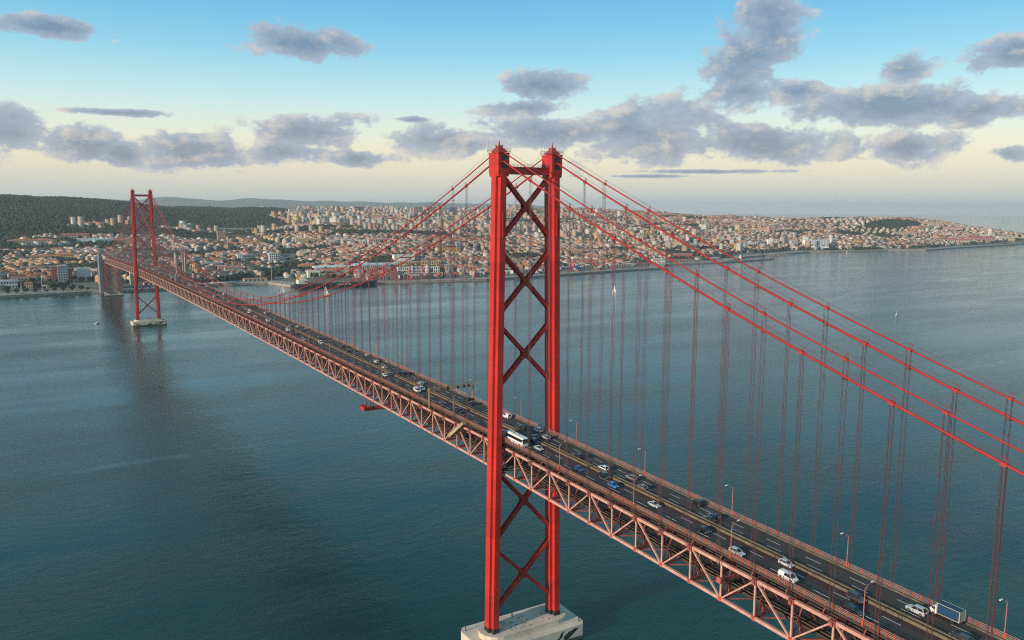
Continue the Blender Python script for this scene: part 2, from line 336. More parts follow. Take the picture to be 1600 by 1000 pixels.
gm = attr_mat('ground_cover', .95, var=.35, scale=.03)
xs = np.concatenate([np.arange(-3500, -700, 100), np.arange(-700, 2400, 28), np.arange(2400, 5400, 40), np.arange(5400, 9800, 150)])
ys = np.concatenate([np.arange(1340, 3600, 28), np.arange(3600, 6000, 60), np.arange(6000, 15900, 200)])
tag(link('ground', grid_mesh('ground', xs, ys, hgt, gm, ground_col)), kind='structure')

# quay: a strip along the shoreline with a wall down to the water
quay_m = mat('quay_stone', (.36, .32, .27), .9, .3, .05)
mb = MB(); pts = [Vector((x, y, 0)) for x, y in SHORE[2:]]
def off(i, d):
    a = pts[max(i-1, 0)]; b = pts[min(i+1, len(pts)-1)]; t = (b-a).normalized(); return pts[i] + Vector((-t.y, t.x, 0))*d
for i in range(len(pts)-1):
    a0, b0, a1, b1 = pts[i], pts[i+1], off(i, 46), off(i+1, 46)
    z = Vector((0, 0, 3.9)); lo = Vector((0, 0, -3))
    mb.quad(a0+lo, b0+lo, b0+z, a0+z); mb.quad(a0+z, b0+z, b1+z, a1+z)
tag(mb.obj('quay', quay_m), kind='structure')
mb = MB()
for i in range(len(pts)-1):
    d = (pts[i+1]-pts[i]).normalized(); nrm = Vector((-d.y, d.x, 0)); zz = Vector((0, 0, 3.9))
    mb.hexa([pts[i]-nrm*.6+zz, pts[i+1]-nrm*.6+zz, pts[i+1]+nrm*1.2+zz, pts[i]+nrm*1.2+zz, pts[i]-nrm*.6+zz*1.15, pts[i+1]-nrm*.6+zz*1.15, pts[i+1]+nrm*1.2+zz*1.15, pts[i]+nrm*1.2+zz*1.15])
tag(mb.obj('quay_edge', mat('quay_coping', (.50, .45, .38), .9, .2, .05)), kind='structure')
mb = MB()                                                     # shoreside road behind the left promenade
rdp = [Vector((x, y+50, 4.3)) for x, y in SHORE[2:8]]
for i in range(len(rdp)-1): mb.quad(rdp[i], rdp[i+1], rdp[i+1]+Vector((0, 18, .4)), rdp[i]+Vector((0, 18, .4)))
tag(mb.obj('road', mat('shore_asphalt', (.07, .07, .072), .9, .2, .1)), kind='structure')
# breakwater and jetty on the right
mb = MB()
for path, wd_, hz in (([(1514,1600),(1736,1596),(2020,1640)], 14, 3.6), ([(1860,1735),(1995,1750)], 24, 3.4), ([(2150,1790),(2270,1775)], 20, 3.4)):
    for (x0, y0), (x1, y1) in zip(path[:-1], path[1:]): mb.beam((x0, y0, hz/2-1), (x1, y1, hz/2-1), wd_, hz+2)
tag(mb.obj('breakwater', quay_m), kind='structure')
# distant hills, far beyond the city
def ridge(x, y, base):
    return base
hm = mat('hill_scrub', (.05, .065, .05), .95, .3, .002)
hx = np.arange(-6000, 16001, 220.); hy = np.arange(15800, 19801, 250.)
def hillz(X, Y):
    r = np.exp(-((Y-17800)/1300)**2)
    A = X/(Y+259)
    prof = 205+105*np.exp(-((A-.155)/.035)**2)+105*np.exp(-((A-.235)/.045)**2)+80*np.exp(-((A-.32)/.05)**2)+62*np.exp(-((A-.44)/.07)**2)+45*np.exp(-((A-.56)/.05)**2)+75*np.exp(-((A+.02)/.12)**2)+60*np.exp(-((A-.06)/.05)**2)
    prof = prof*np.clip((.80-A)/.14, 0, 1)
    return np.maximum(-3, (prof+14*np.sin(X/330)+9*np.sin(X/140+Y/300))*r)
tag(link('hills', grid_mesh('hills', hx, hy, hillz, hm)), kind='structure')
# ------------------------------------------------------------------ bridge
P = 11.51; OY = 2.1; SPAN = 1012.9; SIDE = 483.4
def dz(y):
    if y < 0: return .02038*y
    if y > SPAN: return .02038*(SPAN-y)
    return .00918*y*(1-y/SPAN)
ROAD, TOPC, BOTC, XT, XC = 84.07, 80.9, 71.0, 9.8, 11.5
def ny(k): return -k*P+OY                    # node k, positive towards the south
K0, K1 = -129, 29                            # north end .. south end of what is built
def worn_paint(name, col, dark, rough=.55):
    m_ = mat(name, col, rough, .2, .1); t = m_.node_tree; n = t.nodes; l = t.links; b = n['Principled BSDF']
    tc_ = n.new('ShaderNodeTexCoord')
    def nz(sc_, sx, sy, sz, det=5):
        mp = n.new('ShaderNodeMapping'); mp.inputs['Scale'].default_value = (sx, sy, sz); l.new(tc_.outputs['Object'], mp.inputs[0]); q = n.new('ShaderNodeTexNoise'); q.inputs['Scale'].default_value = sc_; q.inputs['Detail'].default_value = det; q.inputs['Roughness'].default_value = .65; l.new(mp.outputs[0], q.inputs['Vector']); return q.outputs['Fac']
    def ramp_(f, p0, c0, p1, c1):
        r_ = n.new('ShaderNodeValToRGB'); r_.color_ramp.elements[0].position = p0; r_.color_ramp.elements[1].position = p1; r_.color_ramp.elements[0].color = (*c0, 1); r_.color_ramp.elements[1].color = (*c1, 1); l.new(f, r_.inputs[0]); return r_.outputs[0]
    base = ramp_(nz(.11, 1, 1, .5), .35, tuple(.80*x for x in col), .65, tuple(min(1, 1.12*x) for x in col))
    # repainted bands: plates of slightly different age
    sp_ = n.new('ShaderNodeSeparateXYZ'); l.new(tc_.outputs['Object'], sp_.inputs[0]); wn = n.new('ShaderNodeTexWhiteNoise'); wn.noise_dimensions = '1D'
    fl = n.new('ShaderNodeMath'); fl.operation = 'FLOOR'; dv = n.new('ShaderNodeMath'); dv.operation = 'DIVIDE'; dv.inputs[1].default_value = 11.6; l.new(sp_.outputs[2], dv.inputs[0]); l.new(dv.outputs[0], fl.inputs[0]); l.new(fl.outputs[0], wn.inputs['W'])
    pr_ = ramp_(wn.outputs['Value'], 0, (.84, .84, .88), 1, (1.08, 1.06, 1.04))
    mx = n.new('ShaderNodeMix'); mx.data_type = 'RGBA'; mx.blend_type = 'MULTIPLY'; mx.inputs[0].default_value = 1; l.new(base, mx.inputs[6]); l.new(pr_, mx.inputs[7])
    st = ramp_(nz(.9, 1, 1, .045, 4), .56, (0, 0, 0), .74, (.75, .75, .75))
    m2 = n.new('ShaderNodeMix'); m2.data_type = 'RGBA'; l.new(st, m2.inputs[0]); l.new(mx.outputs[2], m2.inputs[6]); m2.inputs[7].default_value = (*dark, 1)
    l.new(m2.outputs[2], b.inputs['Base Color']); return m_
red = worn_paint('bridge_red', (.52, .029, .020), (.25, .026, .022))
redd = mat('bridge_red_dull', (.40, .035, .030), .55, .3, .3)
pink = mat('truss_faded_red', (.56, .335, .28), .7, .25, .5, var_col=(.43, .20, .16))
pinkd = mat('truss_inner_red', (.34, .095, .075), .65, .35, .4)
rope = mat('rope_red', (.10, .04, .045), .6)
cabm = mat('cable_red', (.34, .022, .022), .6, .25, .2)
asph = mat('asphalt', (.040, .037, .038), .85, .30, .15, bump=.05)
_t = asph.node_tree; _mp = _t.nodes.new('ShaderNodeMapping'); _mp.inputs['Scale'].default_value = (1.0, .03, 1)          # tyre wear runs along the lanes
_tc = [n_ for n_ in _t.nodes if n_.type == 'TEX_COORD'][0]; _nz = [n_ for n_ in _t.nodes if n_.type == 'TEX_NOISE'][0]; _t.links.new(_tc.outputs['Object'], _mp.inputs[0]); _t.links.new(_mp.outputs[0], _nz.inputs['Vector']); _nz.inputs['Scale'].default_value = 1.1
_rp = [n_ for n_ in _t.nodes if n_.type == 'VALTORGB'][0]; _rp.color_ramp.elements[0].color = (.026, .022, .021, 1); _rp.color_ramp.elements[1].color = (.068, .057, .051, 1)
grat = mat('steel_grating', (.066, .026, .026), .7, .35, .25)
paint = mat('road_paint', (.72, .72, .70), .7)
tan = mat('kerb_tan', (.17, .135, .085), .85, .45, .5)
conc = mat('pier_concrete', (.62, .56, .47), .9, .25, .09, var_col=(.44, .38, .30), bump=.1)
_t = conc.node_tree; _b = _t.nodes['Principled BSDF']; _src = _b.inputs['Base Color'].links[0].from_socket
_g = _t.nodes.new('ShaderNodeNewGeometry'); _s = _t.nodes.new('ShaderNodeSeparateXYZ'); _t.links.new(_g.outputs['Position'], _s.inputs[0])
_nz = [n_ for n_ in _t.nodes if n_.type == 'TEX_NOISE'][0]; _ad = _t.nodes.new('ShaderNodeMath'); _ad.operation = 'MULTIPLY_ADD'; _t.links.new(_nz.outputs['Fac'], _ad.inputs[0]); _ad.inputs[1].default_value = -3.0; _t.links.new(_s.outputs[2], _ad.inputs[2])
_mr = _t.nodes.new('ShaderNodeMapRange'); _mr.inputs[1].default_value = .3; _mr.inputs[2].default_value = -.6; _t.links.new(_ad.outputs[0], _mr.inputs[0])
_mx = _t.nodes.new('ShaderNodeMix'); _mx.data_type = 'RGBA'; _t.links.new(_mr.outputs[0], _mx.inputs[0]); _t.links.new(_src, _mx.inputs[6]); _mx.inputs[7].default_value = (.055, .06, .04, 1); _t.links.new(_mx.outputs[2], _b.inputs['Base Color'])   # algae between the tide lines
concp = mat('anchor_concrete', (.37, .34, .29), .9, .2, .05)
black = mat('base_black', (.018, .018, .02), .6)
BR = thing('suspension_bridge', 'long red steel suspension bridge crossing the river with two tall towers', 'bridge')

# -- towers
ZB, ZT, WB, WT = 8.35, 187.5, 14.22, 11.43
def legx(z): return WB+(WT-WB)*(z-ZB)/(190-ZB)
def cruci(cx, y, z, s, a=1.22, b=1.55, ex=1.02, ey=1.85):       # cruciform outline
    X1, X2, Y1, Y2 = a*s, (a+ex)*s, b*s, (b+ey)*s
    pts_ = [(-X1,-Y2),(X1,-Y2),(X1,-Y1),(X2,-Y1),(X2,Y1),(X1,Y1),(X1,Y2),(-X1,Y2),(-X1,Y1),(-X2,Y1),(-X2,-Y1),(-X1,-Y1)]
    return [(cx+u, y+v, z) for u, v in pts_]
def make_tower(y0, label):
    mb = MB()
    mb.beam((-legx(184), y0, 183.9), (legx(184), y0, 183.9), 3.0, 2.7)
    T = mb.obj('tower', red, BR); tag(T, label)
    for s in (-1, 1):
        mb = MB(); zs = [ZB+1.7, 45, 70, 105, 132, 160, 178, 183]
        mb.loft([cruci(s*legx(z), y0, z, 1.0) for z in zs]); lg = mb.obj('leg', red, T)
        mb = MB()                                              # lifting seams, stiffening strips
        for z in np.arange(20, 178, 11.6):
            mb.loft([cruci(s*legx(z+q), y0, z+q, 1.008) for q in (0, .25)])
        tag(mb.obj('plate_seams', redd, lg), kind='stuff')
        mb = MB(); mb.loft([cruci(s*legx(ZB), y0, z, 1.05) for z in (ZB, ZB+1.75)]); mb.obj('base_plate', black, lg)
        mb = MB(); x = s*legx(186)
        H = [(x-2.26, y0-3.44), (x+2.26, y0-3.44), (x+2.26, y0+3.44), (x-2.26, y0+3.44)]
        mb.loft([[(x+(u-x)*q, y0+(v-y0)*q, z) for u, v in H] for z, q in ((181.6, .93), (183.4, 1.0), (189.5, 1.0), (189.7, 1.05), (190.0, 1.05))])
        hs = mb.obj('saddle_housing', red, T)
        for q in (-1, 1):
            for zz in (184.6, 187.2): mb = MB(); mb.box(x, y0+q*3.46, zz, 2.3, .12, 1.9); mb.obj('opening', mat('dark_opening', (.02, .022, .025), .4), hs)
        mb = MB(); mb.loft([[(x+u*q*1.9, y0+v*q*3.0, z) for u, v in ((-1,-1),(1,-1),(1,1),(-1,1))] for z, q in ((190.2, .95), (191.0, .75), (192.0, .34), (192.5, .3))])
        mb.tube([(x, y0, 192.4), (x, y0, 193.4), (x, y0, 194.6)], [.5, .35, .1], 6)
        for a, b in ((-1,-1),(1,-1),(1,1),(-1,1)): mb.tube([(x+a*.7, y0+b*1.1, 190.8), (x+a*.7, y0+b*1.1, 192.6)], .18, 5); mb.box(x+a*.7, y0+b*1.1, 192.5, .45, .45, .25)
        mb.obj('saddle_cap', redd, T)
        mb = MB()                                              # top railing
        for q in (0, .5, 1.0):
            for (x0, y1, x2, y3) in ((-2.6,-3.9,2.6,-3.9), (2.6,-3.9,2.6,3.9), (2.6,3.9,-2.6,3.9), (-2.6,3.9,-2.6,-3.9)): mb.beam((x+x0, y0+y1, 190.4+q), (x+x2, y0+y3, 190.4+q), .07, .07)
        for x0 in (-2.6, 0, 2.6):
            for y1 in (-3.9, -1.3, 1.3, 3.9):
                if abs(x0)+abs(y1) > 2: mb.box(x+x0, y0+y1, 190.2, .09, .09, 1.3)
        mb.tube([(x+2.4, y0-3.6, 190), (x+2.4, y0-3.6, 196)], .04, 4); mb.tube([(x-2.4, y0+3.6, 190), (x-2.4, y0+3.6, 195)], .04, 4)
        mb.obj('railing', rope, hs)
        mb = MB(); mb.box(s*legx(165)-s*.1, y0-3.45, 160, .5, .35, 9); mb.obj('cable_duct', red, lg)
    mb = MB()
    for q in (.5, 1.0): mb.beam((-9, y0-1.2, 185.2+q), (9, y0-1.2, 185.2+q), .06, .06)
    for x in np.arange(-9, 9.1, 1.5): mb.box(x, y0-1.2, 185.2, .08, .08, 1.05)
    mb.obj('railing', rope, T)
    for zt_, zb_ in ((181.5, 160), (154, 132.6), (126.7, 105), (70.5, 45.6), (39.8, 16.8)):
        zc = (zt_+zb_)/2
        for s in (-1, 1):
            a = Vector((s*(legx(zt_)-1.9), y0, zt_)); b = Vector((-s*(legx(zb_)-1.9), y0, zb_))
            mb = MB()
            for q in (-1, 1):
                o = Vector((0, q*.95, 0)); mb.beam(a+o, b+o, .22, 1.25, (0, 0, 1))   # two side plates
            d = (b-a); n_ = 15; up_ = Vector((0, 1, 0)).cross(d).normalized()
            for q in (-1, 1):
                for i in range(n_):
                    t0, t1 = i/n_, (i+1)/n_; o = up_*(.5*q)
                    yy = .9 if i % 2 else -.9
                    mb.beam(a+d*t0+o+Vector((0, yy, 0)), a+d*t1+o+Vector((0, -yy, 0)), .16, .16)
            br = mb.obj('cross_brace', red, T)
        zq = zc; e_ = 1.5
        for q in (-1, 1): mb = MB(); mb.loft([[(u*e_, y0+q*1.08+f, zq+v*e_*1.15) for u, v in ((-.45,-1),(.45,-1),(1,-.5),(1,.5),(.45,1),(-.45,1),(-1,.5),(-1,-.5))] for f in (-.06, .06)]); mb.obj('gusset_plate', red, T)
    return T
make_tower(0, 'near red tower with cruciform legs and crossed braces')
make_tower(SPAN, 'far red tower standing in the river near the north bank')

# -- piers
def stadium(hx, hy, z, n=7, y0=0):
    o = []
    for s, c in ((1, hx-hy), (-1, -(hx-hy))):
        for i in range(n+1):
            t = -math.pi/2+math.pi*i/n + (0 if s > 0 else math.pi); o.append((c+hy*math.cos(t), y0+hy*math.sin(t), z))
    return o
muralm = mat('mural_paint', (.02, .028, .035), .8)
def make_pier(y0, label):
    mb = MB(); hx, hy = 23.0, 11.0
    mb.loft([[(u*hx, y0+v*hy, z) for u, v in ((-1,-.8),(-.93,-1),(.93,-1),(1,-.8),(1,.8),(.93,1),(-.93,1),(-1,.8))] for z in (-12, 6.0, 6.2)])
    pr = mb.obj('pier', conc, BR); tag(pr, label)
    mb = MB(); mb.loft([stadium(19.2, 6.6, z, 8, y0) for z in (5.9, 8.2, 8.35)]); mb.obj('plinth', conc, pr)
    mb = MB(); 
    mb.box(-21.5, y0+8, 6.2, .5, .5, 2.0); mb.box(21, y0-8.5, 6.2, .6, .6, 1.6); mb.box(-2, y0+5, 8.35, .5, .5, 1.3)
    for i in range(26): mb.box(random.uniform(-9, 10), y0+random.uniform(-5, 4), 8.35, random.uniform(.2, .8), random.uniform(.2, .5), random.uniform(.1, .35))
    tag(mb.obj('deck_fittings', mat('fitting_grey', (.20, .19, .17), .8), pr), kind='stuff')
    mb = MB()                                                   # rails round the lower ledge
    for q in (.5, 1.0): mb.beam((-18, y0-7.4, 6.2+q), (18, y0-7.4, 6.2+q), .05, .05)
    for x in np.arange(-18, 18.1, 3): mb.box(x, y0-7.4, 6.2, .07, .07, 1.05)
    mb.obj('railing', mat('rail_white', (.6, .6, .58), .6), pr)
    # painted fish silhouettes on the river face
    def blob(pts2):
        mb = MB(); mb.v += [(x, y0-11.004, z) for x, z in pts2]; mb.face(*range(len(pts2))); mb.obj('painted_fish', muralm, pr)
    blob([(6,.6),(9,1.4),(11.5,3.2),(12.4,5.6),(11.2,5.2),(10,3.4),(8.4,2.4),(6,1.8)])
    blob([(12.2,3.2),(14.5,4.6),(17.6,5.4),(19.6,5.2),(18.4,4.2),(16,2.6),(14,1.6),(12.4,1.2)])
    blob([(-20,4.4),(-16,3.6),(-12,1.6),(-9.5,.5),(-13,.5),(-17,2.2)])
    blob([(-6,1.2),(-2,2.2),(1.5,4.6),(2.2,2.4),(4,1.0),(-1,.6),(-6,.5)])
make_pier(0, 'near concrete pier with dark painted fish shapes')
make_pier(SPAN, 'far concrete pier with dark painted fish shapes')

# -- stiffening trusses: chords with verticals, diagonals and gussets
def node(x, k, z): y = ny(k); return Vector((x, y, z+dz(y)))
mbv = MB(); mbv.box(0, 0, -9.9+.4, .42, .5, 9.1)
VERT = mbv.mesh('vertical', pink)
g = MB(); g.box(-.35, 0, -1.05, .9, 1.5, 1.5); g.box(-.95, 0, -.75, .5, .9, .9); GUSS = g.mesh('gusset', mat('gusset_red', (.40, .115, .105), .6, .3, .6))
g = MB(); g.box(-.1, 0, -.6, .75, 1.1, 1.1); GUSB = g.mesh('lower_gusset', mat('lower_gusset_red', (.50, .09, .06), .6, .3, .6))
def diag_mesh(sgn):
    mbx = MB(); mbx.beam((0, 0, 0), (0, sgn*P, 9.9), .40, .55, (1, 0, 0)); return mbx.mesh('diagonal', pink)
DI = {1: diag_mesh(1), -1: diag_mesh(-1)}
for s in (-1, 1):
    mb = MB(); mbl = MB()
    for q_, zc, wd_, hh in ((mb, TOPC, .75, .85), (mbl, BOTC, .8, .85)):
        for k in range(K0, K1):
            a, b = node(s*XT, k, zc), node(s*XT, k+1, zc); q_.beam(a, b, wd_, hh)
    T = mb.obj('stiffening_truss', pink, BR); tag(T, 'pale red stiffening truss on the %s side of the deck' % ('near' if s < 0 else 'far'))
    mbl.obj('bottom_chord', pink, T); rest = MB(); lo = -46 if s < 0 else -16
    for k in range(K0, K1+1):
        y = ny(k); t, b = node(s*XT, k, TOPC), node(s*XT, k, BOTC)
        ind = k >= lo
        if ind:
            link('vertical', VERT, T, t); 
            link('gusset', GUSS, T, t, (0, 0, 0 if s < 0 else math.pi)) if not (k == 10 and s < 0) else None
            link('lower_gusset', GUSB, T, b, (0, 0, 0 if s < 0 else math.pi))
        else:
            rest.box(t.x, t.y, t.z-9.5, .42, .5, 9.1); rest.box(t.x+s*.35, t.y, t.z-1.05, .9, 1.5, 1.5)
        if k < K1:                                        # even bottom nodes meet odd top nodes
            if k % 2 == 0: a, q, c = b, node(s*XT, k+1, TOPC), -1
            else: a, q, c = node(s*XT, k+1, BOTC), t, 1
            if ind:
                o = link('diagonal', DI[c], T, a); dzz = (q.z-a.z)/9.9; o.scale = (1, 1, dzz)
            else: rest.beam(a, q, .40, .55, (1, 0, 0))
    if s < 0:
        x = MB(); yy = ny(10); z = TOPC+dz(yy)-5.4; x.box(-XT-.5, yy, z, 1.1, 1.5, 1.5); x.box(-XT+3, yy, z+.1, 6, .8, 1.2); x.obj('hanger_anchor', MATS['gusset_red'], T)
    tag(rest.obj('far_members', pink, T), kind='stuff')
# floor system: cross girders at every node, laterals, rail deck
mbg = MB()
mbg.beam((-XT, 0, 0), (XT, 0, 0), .5, 1.0); 
for s in (-1, 1):
    mbg.beam((s*XT, 0, -9.9), (s*2.2, 0, -8.2), .4, .4); mbg.beam((s*XT, 0, -9.3), (s*5.2, 0, -1.0), .32, .32); mbg.beam((s*5.2, 0, -1), (s*.6, 0, -7.9), .3, .3); mbg.beam((s*XT, 0, -1), (s*6.6, 0, -7.8), .3, .3)
mbg.beam((-7, 0, -8.2), (7, 0, -8.2), .5, .9); mbg.beam((-XT, 0, -9.9), (XT, 0, -9.9), .4, .5)
CROSS = mbg.mesh('cross_girder', pinkd)
mb = MB(); 
for k in range(K0, K1):
    a, b = ny(k), ny(k+1)
    mb.hexa([(-6.2, b, BOTC+2.1+dz(b)), (6.2, b, BOTC+2.1+dz(b)), (6.2, a, BOTC+2.1+dz(a)), (-6.2, a, BOTC+2.1+dz(a)), (-6.2, b, BOTC+2.5+dz(b)), (6.2, b, BOTC+2.5+dz(b)), (6.2, a, BOTC+2.5+dz(a)), (-6.2, a, BOTC+2.5+dz(a))])
RD = mb.obj('rail_deck', mat('rail_deck_dark', (.05, .035, .03), .9, .3, .3), BR)
rails_ = [MB() for _ in range(4)]; hrs = [MB(), MB()]
for k in range(K0, K1):
    y0_, y1_ = ny(k), ny(k+1); z0_, z1_ = BOTC+2.5+dz(y0_), BOTC+2.5+dz(y1_)
    for mb, x in zip(rails_, (-4.6, -3.2, 3.2, 4.6)): mb.beam((x, y0_, z0_+.15), (x, y1_, z1_+.15), .15, .25)
    for mb2, x in zip(hrs, (-6.1, 6.1)):
        for q in (.2, 1.1): mb2.beam((x, y0_, z0_+q), (x, y1_, z1_+q), .12, .16)
        mb2.box(x, y0_, z0_, .14, .14, 1.15)
for mb in rails_: mb.obj('rail_track', mat('rail_steel', (.16, .13, .11), .5, metal=.6), RD)
for mb2 in hrs: mb2.obj('handrail', mat('handrail_brown', (.16, .10, .055), .8, .3, .4), RD)
mb = MB()
for k in range(K0, K1):
    for s in (-1, 1): mb.beam(node(s*XT, k, BOTC-.1), node(-s*XT*(1 if k % 2 else 0)*0 + (0), k+1, BOTC-.1), .35, .35) if False else mb.beam(node(s*XT, k, BOTC-.15*(s > 0)), node(-s*XT, k+1, BOTC-.15*(s > 0)), .34, .32)
tag(mb.obj('lateral_bracing', pinkd, BR), kind='stuff')
for k in range(-46, K1+1): link('cross_girder', CROSS, BR, (0, ny(k), TOPC+dz(ny(k))))
mb = MB()
for k in range(K0, -46):
    z = TOPC+dz(ny(k)); mb.beam((-XT, ny(k), z), (XT, ny(k), z), .5, 1.0); mb.beam((-7, ny(k), z-8.2), (7, ny(k), z-8.2), .5, .9)
tag(mb.obj('far_girders', pinkd, BR), kind='stuff')

# -- roadway
def strip(mb_, x0, x1, z0, ka=K0, kb=K1, th=None):
    for k in range(ka, kb):
        a, b = ny(k), ny(k+1)
        if th is None: mb_.quad((x0, b, z0+dz(b)), (x1, b, z0+dz(b)), (x1, a, z0+dz(a)), (x0, a, z0+dz(a)))
        else: mb_.hexa([(x0, b, z0+dz(b)), (x1, b, z0+dz(b)), (x1, a, z0+dz(a)), (x0, a, z0+dz(a)), (x0, b, z0+th+dz(b)), (x1, b, z0+th+dz(b)), (x1, a, z0+th+dz(a)), (x0, a, z0+th+dz(a))])
mb = MB(); strip(mb, -10.2, 10.2, ROAD-.55, th=.5); 
for x in (-8.5, -5, -1.7, 1.7, 5, 8.5): strip(mb, x-.2, x+.2, ROAD-1.5, th=.93)
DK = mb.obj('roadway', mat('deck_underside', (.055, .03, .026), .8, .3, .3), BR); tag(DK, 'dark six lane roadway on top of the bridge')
mb = MB()
for s in (-1, 1):
    mb = MB(); strip(mb, min(s*3.30, s*9.65), max(s*3.30, s*9.65), ROAD); mb.obj('asphalt', asph, DK)
    mb = MB(); strip(mb, min(s*.8, s*3.30), max(s*.8, s*3.30), ROAD); mb.obj('grating_lane', grat, DK)
mb = MB(); strip(mb, -.8, .8, ROAD-.02); mb.obj('median_strip', grat, DK)
for s in (-1, 1):
    mb = MB(); strip(mb, s*.72-.14, s*.72+.14, ROAD, th=.62); strip(mb, s*.72-.2, s*.72+.2, ROAD+.62, th=.10); mb.obj('median_barrier', tan, DK)
    mb = MB(); strip(mb, s*9.95-.30, s*9.95+.30, ROAD-.02, th=.30); mb.obj('kerb', tan, DK)
    mb = MB(); strip(mb, s*10.45-.2, s*10.45+.28, ROAD-.04, th=.12); mb.obj('walkway', grat, DK)
    mb = MB(); strip(mb, s*10.72-.05, s*10.72+.05, ROAD-.55, th=.55); mb.obj('fascia', mat('fascia_brown', (.075, .045, .035), .8, .4, .4), DK)
dsh = MB(); dsh.quad((-.1, -2.3, 0), (.1, -2.3, 0), (.1, 2.3, 0), (-.1, 2.3, 0)); DASH = dsh.mesh('lane_dash', paint)
jn = MB(); jn.box(0, 0, 0, 19.2, .35, .012); JNT = jn.mesh('expansion_joint', mat('joint_steel', (.10, .09, .085), .6))
for k in list(range(-40, K1, 8)): link('expansion_joint', JNT, DK, (0, ny(k), ROAD+.004+dz(ny(k))))
rest = MB()
for x in (-6.6, -3.38, 3.38, 6.6):
    for i, y in enumerate(np.arange(-325, 1480, 12.9)):
        y = y + (3.0 if abs(x) > 5 else 0); z = ROAD+.006+dz(y); sl = math.atan((dz(y+1)-dz(y-1))/2)
        if y < 170: link('lane_dash', DASH, DK, (x, y, z), (sl, 0, 0))
        else: rest.quad((x-.075, y-2.1, z+.004), (x+.075, y-2.1, z+.004), (x+.075, y+2.1, z+.004), (x-.075, y+2.1, z+.004))
tag(rest.obj('far_lane_marks', paint, DK), kind='stuff')
for x in (-9.45, 9.45): mb = MB(); strip(mb, x-.06, x+.06, ROAD+.005); mb.obj('edge_line', mat('worn_edge_paint', (.14, .13, .12), .8), DK)
# railings, one panel for each node gap
rl = MB(); rl.cur = 0
for y in np.arange(0, 11.4, 1.918): rl.box(0, -y, 0, .17, .17, 1.55)
rl.cur = 1
for q in (.30, .65, 1.0, 1.38): rl.beam((0, 0, q), (0, -P, q), .08, .11)
RAIL = rl.mesh('railing', [mat('rail_post_red', (.46, .07, .04), .7, .3, 1), mat('rail_pale', (.40, .22, .18), .7, .3, 1)])
rest = MB()
for s in (-1, 1):
    for k in range(K0, K1):
        y = ny(k); a = math.atan((dz(y)-dz(y-P))/P)
        if k >= -60: link('railing', RAIL, DK, (s*10.6, y, ROAD+dz(y)-.02), (a, 0, 0))
        else:
            for q in (.35, .75, 1.14): rest.beam((s*10.6, y, ROAD+dz(y)+q), (s*10.6, y-P, ROAD+dz(y-P)+q), .08, .1)
            for j in range(6): rest.box(s*10.6, y-j*1.918, ROAD+dz(y-j*1.918), .16, .16, 1.35)
tag(rest.obj('far_railings', MATS['rail_post_red'], DK), kind='stuff')

# -- main cables
def zold(y):
    if y < 0: s_ = -y; return 188.3-.42*s_+.00039*s_*s_
    if y > SPAN: s_ = y-SPAN; return 188.3-.42*s_+.00039*s_*s_
    t = y/SPAN; return 188.3-4*99.2*t*(1-t)
def znew(y):
    if 0 <= y <= SPAN: t = y/SPAN; return 191.4-4*98.2*t*(1-t)
    return zold(y)+3.9-(.9*math.exp(-min(abs(y), abs(y-SPAN))/25))
bd = MB(); bd.box(0, 0, -.40, .80, 1.3, .78); bd.box(0, -.35, .3, .12, .12, 1.2); bd.box(0, .35, .3, .12, .12, 1.2); BAND = bd.mesh('cable_band', redd)
bd = MB(); bd.box(0, 0, -.3, .7, 1.2, .6); bd.box(0, -.3, .2, .1, .1, 1.2); bd.box(0, .3, .2, .1, .1, 1.2); BANDN = bd.mesh('cable_band', redd)
def hang_mesh(w_, d_, r):
    h_ = MB()
    for a in (-1, 1):
        for b in (-1, 1): h_.tube([(a*w_, b*d_, 0), (a*w_, b*d_, 1)], r, 4, False)
    return h_.mesh('hanger', rope)
HO, HN = hang_mesh(.22, .40, .065), hang_mesh(.22, .52, .06)
tie = MB(); tie.box(0, 0, 0, .6, 1.3, .18); TIE = tie.mesh('spacer', rope)
YS = np.concatenate([np.arange(-345, 0, 11.5), np.arange(0, SPAN, 11.5), np.arange(SPAN, SPAN+SIDE+4, 11.5)])
for s in (-1, 1):
    for old in (True, False):
        zf = zold if old else znew; mb = MB()
        mb.tube([(s*XC, y, zf(y)) for y in YS], .34 if old else .23, 8)
        side = 'near' if s < 0 else 'far'
        C = mb.obj('main_cable', cabm, BR, True); tag(C, ('thick lower' if old else 'thin upper')+' red cable on the '+side+' side')
        for q in (-.45, .45): mb = MB(); mb.tube([(s*XC+q, y, zf(y)+1.35) for y in YS], .035, 3, False); mb.obj('hand_rope', rope, C)
        for k in range(K0, K1+1):
            if (k % 2 == 0) != old: continue
            y = ny(k)
            if min(abs(y), abs(y-SPAN)) < 14: continue
            zt_ = zf(y); zb_ = TOPC+dz(y)-.3
            if zt_-zb_ < 1.5: continue
            sl = math.atan((zf(y+1)-zf(y-1))/2)
            link('cable_band', BAND if old else BANDN, C, (s*XC, y, zt_), (sl, 0, 0))
            h_ = link('hanger', HO if old else HN, C, (s*(XC-.25), y, zb_)); h_.scale = (1, 1, zt_-zb_)
            if not old and k > -40: link('spacer', TIE, C, (s*(XC-.25), y, zt_-4.6))

